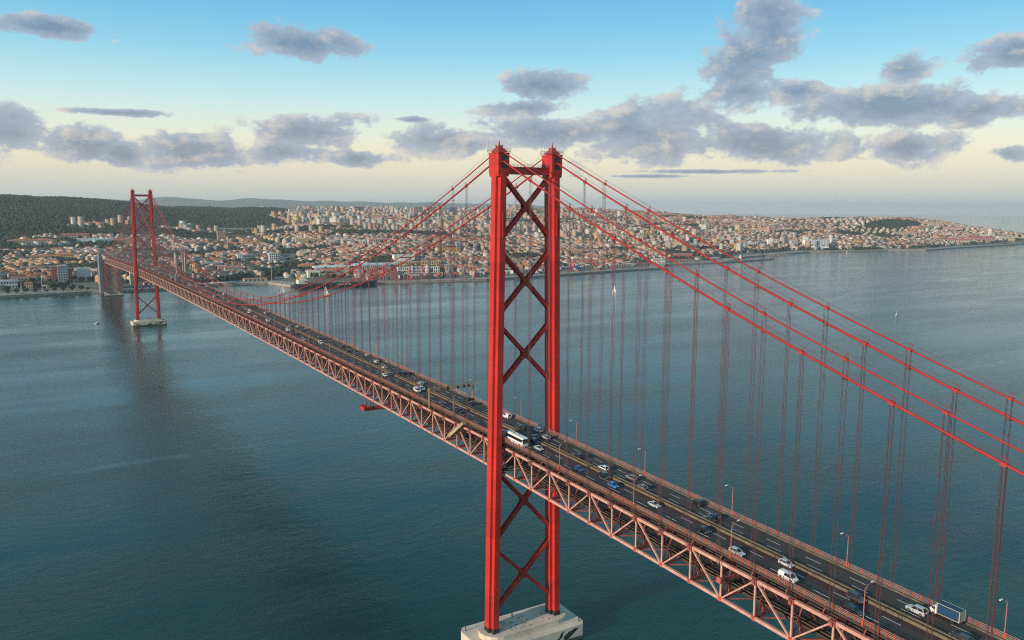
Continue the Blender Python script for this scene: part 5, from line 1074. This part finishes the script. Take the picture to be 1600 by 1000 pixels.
# arched valley viaduct
t = thing('arched_viaduct', 'pale concrete viaduct with one wide arch across the wooded valley', 'viaduct', (610, 3080, 0), -.10)
zt_ = 82.0; pc = mat('viaduct_concrete', (.42, .41, .38), .9, .15, .05)
mb = MB(); mb.box(0, 0, zt_-3, 300, 16, 3); mb.box(0, -8, zt_, 300, .8, 1.2); mb.obj('deck', pc, t)
mb = MB(); n = 18; a_ = 46
for i in range(n):
    t0, t1 = math.pi*i/n, math.pi*(i+1)/n
    for q in (-5, 5): mb.beam((-a_*math.cos(t0), q, 52+26*math.sin(t0)), (-a_*math.cos(t1), q, 52+26*math.sin(t1)), 4, 3)
mb.obj('arch', pc, t)
for x in (-130, -108, -86, -52, 52, 76, 100, 124):
    mb = MB(); wq = 8 if abs(x) == 52 else 3; mb.box(x, 0, 38, wq, 13, zt_-40); mb.obj('pier', pc, t)
for x in np.arange(-40, 41, 10.):
    zz = 52+26*math.sqrt(max(0, 1-(x/a_)**2)); 
    if zt_-3-zz > .6: mb = MB(); mb.box(x, 0, zz, 1.4, 11, zt_-3-zz); mb.obj('spandrel_column', pc, t)
# vaulted white hall under the north end of the bridge
t = thing('vaulted_hall', 'white vaulted hall under the north end of the bridge', 'hall', (6, 1512-8, 4), 0)
t.location = (4, 1560, 6)
vm = lmat((.66, .67, .66)); n = 10; a_ = 17
mb = MB(); mb.loft([[(-a_*math.cos(math.pi*k/n)*1.15, yy, 8+12*math.sin(math.pi*k/n)) for k in range(n+1)]+[(a_*1.15*.97*math.cos(math.pi*k/n), yy, 8+11.4*math.sin(math.pi*k/n)) for k in range(n+1)] for yy in (-20, 24)]); mb.obj('vault', vm, t, False)
for s in (-1, 1):
    for y in (-18, -4, 10, 22): mb = MB(); mb.beam((s*19, y, -3), (s*18, y, 8.5), 1.6, 1.6); mb.obj('column', vm, t)
mb = MB(); mb.box(0, 22, -2, 34, 1, 18); mb.obj('end_wall', lmat((.45, .45, .45)), t)
# ------------------------------------------------------------------ trees
leafm = mat('foliage', (.030, .046, .024), .95, .4, .008, var_col=(.012, .023, .016)); barkm = mat('bark', (.06, .045, .03), .9)
def ico():
    p_ = (1+5**.5)/2; v = np.array([(-1,p_,0),(1,p_,0),(-1,-p_,0),(1,-p_,0),(0,-1,p_),(0,1,p_),(0,-1,-p_),(0,1,-p_),(p_,0,-1),(p_,0,1),(-p_,0,-1),(-p_,0,1)], float); v /= np.linalg.norm(v[0])
    f = np.array([(0,11,5),(0,5,1),(0,1,7),(0,7,10),(0,10,11),(1,5,9),(5,11,4),(11,10,2),(10,7,6),(7,1,8),(3,9,4),(3,4,2),(3,2,6),(3,6,8),(3,8,9),(4,9,5),(2,4,11),(6,2,10),(8,6,7),(9,8,1)]); return v, f
IV, IF = ico()
def blobs_mesh(name, C, rad, material, squash=.8):
    n = len(C); v = IV[None]*(1+RNG.uniform(-.28, .28, (n, 12, 1)))*rad[:, None, None]; v[..., 2] *= squash; v = v+C[:, None, :]
    f = (IF[None]+np.arange(n)[:, None, None]*12).reshape(-1, 3)
    me = bpy.data.meshes.new(name); me.vertices.add(n*12); me.vertices.foreach_set('co', v.astype(np.float32).ravel()); me.loops.add(f.size); me.loops.foreach_set('vertex_index', f.astype(np.int32).ravel())
    me.polygons.add(len(f)); me.polygons.foreach_set('loop_start', (np.arange(len(f))*3).astype(np.int32)); me.materials.append(material); me.update(); return me
def forest(name, label, x0, x1, y0, y1, cell, rmin, rmax, near_only=None):
    X, Y = np.meshgrid(np.arange(x0, x1, cell), np.arange(y0, y1, cell)); X = X.ravel()+RNG.uniform(-.5, .5, X.size)*cell; Y = Y.ravel()+RNG.uniform(-.5, .5, Y.size)*cell
    D = np.hypot(X-CAM.x, Y-CAM.y); A = np.degrees(np.arctan2(X-CAM.x, Y-CAM.y)); k = (wood(X, Y) > .5) & (A > -6) & (A < 70) & (inland(X, Y) > 30)
    X, Y = X[k], Y[k]; Z = hgt(X, Y); rad = RNG.uniform(rmin, rmax, len(X))
    C = np.stack([X, Y, Z+rad*.75], -1); C2 = C+np.stack([RNG.uniform(-.6, .6, len(X))*rad, RNG.uniform(-.6, .6, len(X))*rad, RNG.uniform(.2, .8, len(X))*rad], -1)
    tag(link(name, blobs_mesh(name, np.concatenate([C, C2]), np.concatenate([rad, rad*.65]), leafm)), label, 'wood', kind='stuff')
forest('forest', 'dark wood covering the long hill at the left', -900, 2600, 2480, 5400, 12.5, 4.5, 8)
forest('city_groves', 'dark groves of trees in parks between the houses', -700, 4400, 1540, 2480, 8.5, 3.5, 6)
forest('park_wood', 'dark park woods on the city hills', 2600, 4600, 2480, 3800, 14, 6, 9)
# scattered street trees among the houses
X = RNG.uniform(-700, 4600, 42000); Y = RNG.uniform(1560, 5200, 42000); D = np.hypot(X-CAM.x, Y-CAM.y); A = np.degrees(np.arctan2(X-CAM.x, Y-CAM.y))
k = (inland(X, Y) > 60) & (A > -5) & (A < 68) & ((np.sin(X/130+2)*np.cos(Y/150) > .15) | (RNG.random(42000) < .35)); X, Y = X[k], Y[k]; rad = RNG.uniform(3.5, 7.5, len(X))
tag(link('street_trees', blobs_mesh('street_trees', np.stack([X, Y, hgt(X, Y)+rad*.9+1], -1), rad, leafm)), 'scattered dark trees between the houses of the city', 'trees', kind='stuff')
# single trees on the left promenade
TREE = []
for j in range(3):
    mb = MB(); mb.tube([(0, 0, -.5), (.1, 0, 2.2), (.0, .2, 3.6)], [.35, .28, .2], 6)
    for q in range(4): a = q*1.6+j; mb.tube([(0, .1, 2.6), (1.6*math.cos(a), 1.6*math.sin(a), 4.4)], [.16, .07], 4)
    tk = mb.mesh('trunk', barkm); rr = random.Random(j+3)
    nn = 420; c = np.array([[rr.gauss(0, 1) for _ in range(3)] for _ in range(nn)]); c = c/np.linalg.norm(c, axis=1)[:, None]*np.array([[rr.uniform(.55, 1.0)] for _ in range(nn)])
    c = c*np.array([4.2, 4.2, 2.9])+np.array([0, 0, 5.4]); c += .5*np.sin(c*1.7+j)
    TREE.append((tk, blobs_mesh('crown', c, RNG.uniform(.35, .75, nn), leafm, .7)))
words_ = ['first', 'second', 'third', 'fourth', 'fifth', 'sixth', 'seventh', 'eighth', 'ninth', 'tenth', 'eleventh', 'twelfth']
for i, (x, y, s) in enumerate([(-172,1540,1.1),(-158,1541,1.2),(-143,1543,1.25),(-127,1544,1.1),(-108,1545,.6),(-95,1547,1.0),(-80,1548,1.3),(-64,1550,1.3),(-49,1551,1.2),(-38,1546,.8)]):
    t = thing('promenade_tree', 'round dark tree on the left promenade, %s from the left edge' % words_[i], 'tree', (x, y, 3.9), i*1.3, 'trees in a row on the left promenade')
    tk, cn = TREE[i % 3]; link('trunk', tk, t, None, None, (s, s, s)); link('crown', cn, t, None, None, (s, s, s))
for i, (x, y) in enumerate([(-115, 1563), (-60, 1566), (-150, 1560), (330, 1575)]):
    t = thing('light_mast', ['tall white mast behind the promenade trees', 'tall white mast nearest the anchorage', 'tall white mast at the far left', 'tall grey mast on the quay by the sailing boats'][i], 'mast', (x, y, 4))
    mb = MB(); mb.tube([(0, 0, 0), (0, 0, 34 if i in (0, 3) else 18)], [.55, .2], 6); mb.obj('pole', mat('mast_white', (.6, .6, .58), .5), t)
    mb = MB(); mb.box(0, 0, 33 if i in (0, 3) else 17.4, 2.4, .5, .8); mb.obj('lamp_bar', MATS['mast_white'], t)

# ------------------------------------------------------------------ boats
sailm = mat('sailcloth', (.80, .78, .72), .8); hullw = mat('hull_white', (.72, .72, .70), .4); mastm = mat('boat_mast', (.35, .34, .32), .5); hulln = mat('hull_navy', (.012, .016, .035), .5, .3, .05); decka = mat('ship_deck', (.18, .16, .15), .8, .3, .05)
def sailboat(loc, rz, s, label, sail=True, col=hullw):
    t = thing('sailing_boat', label, 'boat', loc, rz, 'sailing boats on the river' if sail else 'boats in the marina')
    mb = MB(); st_ = [(-5, 1.1, .9), (-3, 1.6, 1.0), (0, 1.75, 1.05), (3, 1.2, 1.2), (5, .08, 1.4)]
    mb.loft([[(-w_*s, y*s, h_*s), (-w_*.6*s, y*s, -.4*s), (w_*.6*s, y*s, -.4*s), (w_*s, y*s, h_*s)] for y, w_, h_ in st_]); mb.obj('hull', col, t)
    mb = MB(); mb.loft([[(-.8*s, -2.2*s, .9*s), (.8*s, -2.2*s, .9*s), (.7*s, 1.5*s, .9*s), (-.7*s, 1.5*s, .9*s)], [(-.6*s, -2*s, 1.6*s), (.6*s, -2*s, 1.6*s), (.5*s, .9*s, 1.5*s), (-.5*s, .9*s, 1.5*s)]]); mb.obj('cabin', hullw, t)
    mb = MB(); mb.tube([(0, .6*s, .8*s), (0, .6*s, 14.5*s)], .09*s, 5); mb.tube([(0, .6*s, 1.9*s), (.6*s, -4.2*s, 2.0*s)], .07*s, 4); mb.obj('mast', mastm, t)
    if sail:
        mb = MB(); A_ = Vector((.02, .5*s, 2.1*s)); B_ = Vector((.55*s, -4.1*s, 2.2*s)); C_ = Vector((0, .5*s, 14.2*s)); n = 8
        for i in range(n):
            for q in range(n):
                def pt(u, v): p0 = A_.lerp(C_, v); p1 = B_.lerp(C_, v); r_ = p0.lerp(p1, u); r_.x += .8*s*math.sin(math.pi*u)*(1-v); return r_
                mb.quad(pt(q/n, i/n), pt((q+1)/n, i/n), pt((q+1)/n, (i+1)/n), pt(q/n, (i+1)/n))
        mb.obj('mainsail', sailm, t)
        mb = MB(); A_ = Vector((0, 4.7*s, 1.5*s)); B_ = Vector((.9*s, .2*s, 1.7*s)); C_ = Vector((0, .9*s, 12.2*s))
        for i in range(n):
            for q in range(n):
                mb.quad(pt(q/n, i/n), pt((q+1)/n, i/n), pt((q+1)/n, (i+1)/n), pt(q/n, (i+1)/n))
        mb.obj('jib', sailm, t)
    return t
sailboat((285, 1340, 0), R(70), 1.35, 'white sailing boat left of the cargo ship stern')
sailboat((347, 1262, 0), R(60), 1.35, 'cream sailing boat seen through the cables below the ship', col=mat('hull_rust', (.45, .16, .08), .5))
sailboat((875, 1045, 0), R(20), 1.0, 'small sailing boat right of the near tower')
sailboat((1059, 544, 0), R(-80), .85, 'lone sailing boat on open water at the right')
sailboat((1930, 1700, 0), R(30), 1.2, 'tiny sailing boat behind the breakwater')
sailboat((2609, 1790, 0), R(-40), .9, 'tiny sailing boat near the far right shore')
for i, (x, y, s) in enumerate([(205, 1588, 1.5), (218, 1591, 1.9), (231, 1586, 1.3), (243, 1583, 2.0), (252, 1590, 1.4), (190, 1586, 1.2)]):
    sailboat((x, y, 3.4), R(40+i*25), s, 'white yacht with bare mast laid up at the marina, %s from the bridge' % ['second', 'third', 'fourth', 'fifth', 'sixth', 'first'][i], False)
# small motor boat by the far pier
t = thing('motor_boat', 'tiny motor boat left of the far pier', 'boat', (-62, 1062, 0), R(-60)); mb = MB(); mb.loft([[(-w_, y, h_), (-w_*.6, y, -.3), (w_*.6, y, -.3), (w_, y, h_)] for y, w_, h_ in ((-4, 1.3, .8), (0, 1.5, .9), (4, .1, 1.3))]); mb.obj('hull', hullw, t); mb = MB(); mb.box(0, -.6, .8, 1.7, 2.6, 1.4); mb.obj('cabin', hullw, t)
# cargo ship alongside the quay
t = thing('cargo_ship', 'long dark blue cargo ship with white superstructure moored at the quay', 'ship', (430, 1436, 0), R(-99.5))
st_ = [(-88, 9, 9.0), (-84, 11, 8.6), (-60, 12, 8.2), (0, 12.2, 8.0), (60, 12, 8.2), (80, 8.5, 9.4), (90, .6, 11)]
mb = MB(); mb.loft([[(-w_, y, h_), (-w_*.95, y, 2), (-w_*.7, y, -3), (w_*.7, y, -3), (w_*.95, y, 2), (w_, y, h_)] for y, w_, h_ in st_]); t.rotation_euler = (0, 0, R(-93)); mb.obj('hull', hulln, t)
mb = MB(); mb.box(0, -74, 8, 20, 19, 9); mb.box(0, -73, 17, 18, 13, 5.5); mb.box(0, -70, 22.5, 21, 7, 3); mb.obj('superstructure', mat('ship_cream', (.76, .74, .62), .6, .15, .1), t)
mb = MB(); mb.box(2, -81, 17, 6, 7, 9.5); mb.obj('funnel', mat('funnel_orange', (.62, .28, .03), .5), t)
mb = MB(); mb.box(10.3, -68, 11, .5, 6, 3); mb.obj('lifeboat', mat('lifeboat_red', (.55, .05, .04), .5), t)
for j in range(5): mb = MB(); mb.box(0, -48+j*25, 8.0, 17, 21, 1.7); mb.obj('hatch_cover', decka, t)
mb = MB()
for j, wd_ in enumerate((2.2, 1.2, 2, 1.6, 2.2, 1.4, 1.8, 1.3, 2, 1.5)): mb.box(12.35, 1+j*2.9, 3.6+(j % 3)*.2, .1, wd_, 2.6)
mb.obj('hull_lettering', mat('letter_white', (.7, .7, .7), .6), t)
for y in (-40, 20): mb = MB(); mb.tube([(0, y, 8), (0, y, 22)], .6, 6); mb.beam((0, y, 20), (0, y+16, 15), .7, .7); mb.obj('deck_crane', decka, t)
# white vessel lying in the dock basin
t = thing('white_ship', 'small white passenger ship lying in the dock right of the near tower', 'ship', (1180, 1560, 3.4), R(-75)); mb = MB(); mb.loft([[(-w_, y, h_), (-w_*.7, y, 0), (w_*.7, y, 0), (w_, y, h_)] for y, w_, h_ in ((-26, 4, 5), (0, 5, 5), (22, 4, 6), (30, .3, 7))]); mb.obj('hull', hullw, t)
mb = MB(); mb.box(0, -5, 5, 8, 32, 3); mb.box(0, -3, 8, 6, 20, 2.6); mb.obj('superstructure', hullw, t)

# ------------------------------------------------------------------ docks: cranes, containers
def portal_crane(loc, rz, colm, label, h=22, boom=34, el=58):
    t = thing('harbour_crane', label, 'crane', loc, rz, 'harbour cranes on the quay')
    for sx in (-1, 1):
        for sy in (-1, 1): mb = MB(); mb.beam((sx*5, sy*5, 0), (sx*2.6, sy*2.6, h*.55), .9, .9); mb.obj('leg', colm, t)
    mb = MB(); mb.box(0, 0, h*.55, 6.5, 6.5, 1.2); mb.beam((-5, -5, 4), (5, -5, 4), .5, .5); mb.beam((-5, 5, 4), (5, 5, 4), .5, .5); mb.obj('portal', colm, t)
    mb = MB(); mb.box(0, -1, h*.55+1.2, 5, 8, 4.5); mb.box(0, 0, h*.55+5.7, 2.2, 2.2, h*.3); mb.obj('machine_house', colm, t)
    e = R(el); b = Vector((0, boom*math.cos(e), boom*math.sin(e))); o = Vector((0, 3, h*.55+4))
    mb = MB()
    for sx in (-.8, .8):
        for q in (0, 1.4): mb.beam(o+Vector((sx, 0, q)), o+b+Vector((sx*.3, 0, q*.3)), .28, .28)
    for i in range(10):
        p0 = o+b*(i/10); p1 = o+b*((i+1)/10); s_ = -1 if i % 2 else 1; mb.beam(p0+Vector((.8*s_*(1-i/14), 0, 1)), p1+Vector((-.8*s_*(1-i/14), 0, .8)), .2, .2)
    mb.obj('boom', colm, t)
    mb = MB(); mb.tube([o+Vector((0, -3, h*.3+2)), o+b], .09, 3); mb.tube([o+b, o+b-Vector((0, 0, boom*.5))], .08, 3); mb.obj('hoist_rope', mastm, t)
    return t
cr_r = mat('crane_red', (.52, .07, .08), .6, .2, .3); cr_g = mat('crane_grey', (.20, .23, .25), .6, .2, .3)
portal_crane((708, 1452, 3.9), R(-60), cr_g, 'grey harbour crane with raised boom, left of a pair', 24, 52, 62)
portal_crane((745, 1446, 3.9), R(-65), cr_g, 'grey harbour crane with raised boom, right of a pair', 24, 56, 58)
for i, (x, y) in enumerate([(486, 1474), (505, 1471), (524, 1468), (548, 1464), (578, 1460), (610, 1455), (640, 1450)]):
    portal_crane((x, y, 3.9), R(60+i*50), cr_r, 'red dock crane behind the cargo ship, %s of seven from the left' % words_[i], 34, 20, 66)
for i, (x, y) in enumerate([(1080, 1475), (1150, 1480), (1230, 1500), (930, 1446)]):
    portal_crane((x, y, 3.9), R(20+i*70), cr_r if i != 3 else cr_g, ['red dock crane right of the near tower, nearest the tower', 'red dock crane among the containers, middle one', 'red dock crane by the cream station', 'grey dock crane just right of the near tower'][i], 28, 26, 60)
portal_crane((1960, 1632, 3), R(0), mat('crane_dark', (.06, .06, .07), .6), 'dark crane on the breakwater', 16, 14, 70)
portal_crane((4260, 2090, float(hgt(4260, 2090))), R(-40), mat('crane_dark', (.06, .06, .07), .6), 'thin crane beside the domed church', 30, 40, 55)
cc = MB(); cc.box(0, 0, 0, 2.5, 12.2, 2.6); CM = []
for nm, c in (('blue', (.03, .09, .26)), ('orange', (.58, .14, .03)), ('red', (.36, .04, .04)), ('green', (.04, .20, .12)), ('grey', (.40, .41, .42)), ('white', (.62, .62, .6)), ('navy', (.02, .03, .09))):
    mcol = mat('container_'+nm, c, .6, .2, .4); q = MB(); q.box(0, 0, 0, 2.44, 12.2, 2.6)
    for y in np.arange(-5.7, 5.8, .95): q.box(-1.24, y, .15, .05, .4, 2.3); q.box(1.24, y, .15, .05, .4, 2.3)
    CM.append((nm, q.mesh('shipping_container', mcol)))
rc2 = random.Random(9); ncont = 0
for x0, y0, ncol in ((655, 1470, 9), (690, 1474, 6), (780, 1452, 10), (815, 1476, 12), (850, 1460, 12), (900, 1470, 9), (960, 1470, 12), (1010, 1482, 12), (1110, 1500, 14), (1190, 1510, 10), (600, 1480, 6)):
    for j in range(ncol):
        nm, me = rc2.choice(CM); st = rc2.choice((1, 2, 3, 4, 5))
        for z in range(st):
            if z: nm, me = rc2.choice(CM) if rc2.random() < .4 else (nm, me)
            tag(link('shipping_container', me, None, (x0+(j % 6)*3.1, y0+(j//6)*13+rc2.uniform(-.4, .4), 3.95+z*2.62), (0, 0, 0)), '%s container, %s of %s in column %s, %s quay' % (nm, ['bottom', 'second', 'third', 'fourth', 'fifth'][z], NUMW[st-1], NUMW[j], {655: 'leftmost', 690: 'left', 780: 'tower side', 815: 'behind tower', 850: 'right behind tower', 600: 'ship', 900: 'first right', 960: 'second right', 1010: 'third right', 1110: 'fourth right', 1190: 'farthest right'}[x0]), 'container', 'containers stacked on the quay'); ncont += 1
# low sheds on the quay behind the containers
for i, (x, y, ln, dp, hh, wc, rc_) in enumerate([(560,1512,60,16,8,(.40,.36,.32),(.33,.13,.10)),(640,1500,70,18,9,(.50,.48,.44),(.44,.43,.42)),(725,1496,60,16,8,(.36,.20,.16),(.36,.12,.09)),(870,1500,70,20,9,(.52,.50,.47),(.50,.50,.49)),(945,1512,60,18,8,(.44,.34,.28),(.34,.14,.10)),(1020,1528,70,20,10,(.56,.54,.50),(.40,.18,.13)),(1110,1545,70,18,8,(.36,.34,.33),(.30,.29,.29)),(1210,1560,80,20,9,(.50,.46,.40),(.42,.19,.13)),(1310,1568,80,20,9,(.54,.50,.42),(.46,.44,.42)),(1400,1580,60,18,8,(.42,.30,.24),(.36,.14,.10)),(1600,1650,120,20,9,(.50,.46,.40),(.36,.14,.10)),(1760,1680,90,20,8,(.52,.50,.48),(.46,.46,.46)),(110,1600,80,20,8,(.50,.46,.42),(.40,.20,.15)),(190,1640,60,18,8,(.30,.34,.40),(.42,.42,.43)),(300,1604,50,16,7,(.50,.42,.34),(.42,.20,.13))]):
    t = thing('quay_shed', 'low %s long shed on the dock, %s counted from the left' % ('red roofed' if rc_[0] > rc_[1]*1.6 else 'grey roofed', NUMW[[12, 13, 14, 0, 1, 2, 3, 4, 5, 6, 7, 8, 9, 10, 11].index(i)] if False else NUMW[(i+3) % 15]), 'shed', (x, y, max(3.9, float(hgt(x, y)))), R(-3), 'sheds along the docks')
    mb = MB(); mb.box(0, 0, -2, ln, dp, hh*.7+2); mb.obj('wall', lmat(wc), t)
    mb = MB(); a, b, hw = ln/2+.6, dp/2+.6, hh*.7; mb.v += [(-a,-b,hw),(a,-b,hw),(a,b,hw),(-a,b,hw),(-a,0,hh),(a,0,hh)]
    for f in ((0,1,5,4),(1,2,5),(2,3,4,5),(3,0,4),(3,2,1,0)): mb.face(*f)
    mb.obj('roof', mat('roof_%d_%d_%d' % tuple(int(v*100) for v in rc_), rc_, .9, .2, .1), t)
    for q in range(int(ln/9)): link('door', WINM, t, (-ln/2+4.5+9*q, -dp/2, 0), None, (4, 1, hw*.75))
# ------------------------------------------------------------------ haze
hz = bpy.data.materials.new('haze_air'); hz.use_nodes = True; t_ = hz.node_tree
for n_ in list(t_.nodes):
    if n_.type != 'OUTPUT_MATERIAL': t_.nodes.remove(n_)
pv = t_.nodes.new('ShaderNodeVolumePrincipled'); pv.inputs['Color'].default_value = (.88, .92, .95, 1); pv.inputs['Density'].default_value = 4.2e-5; pv.inputs['Anisotropy'].default_value = .2
t_.links.new(pv.outputs[0], [n_ for n_ in t_.nodes if n_.type == 'OUTPUT_MATERIAL'][0].inputs['Volume'])
mb = MB(); mb.hexa([(-26000,-26000,-5), (26000,-26000,-5), (26000,26000,-5), (-26000,26000,-5), (-26000,-26000,330), (26000,-26000,330), (26000,26000,330), (-26000,26000,330)])
h_ = mb.obj('haze', hz); tag(h_, 'thin pale blue haze over the river and city', 'haze', kind='stuff')
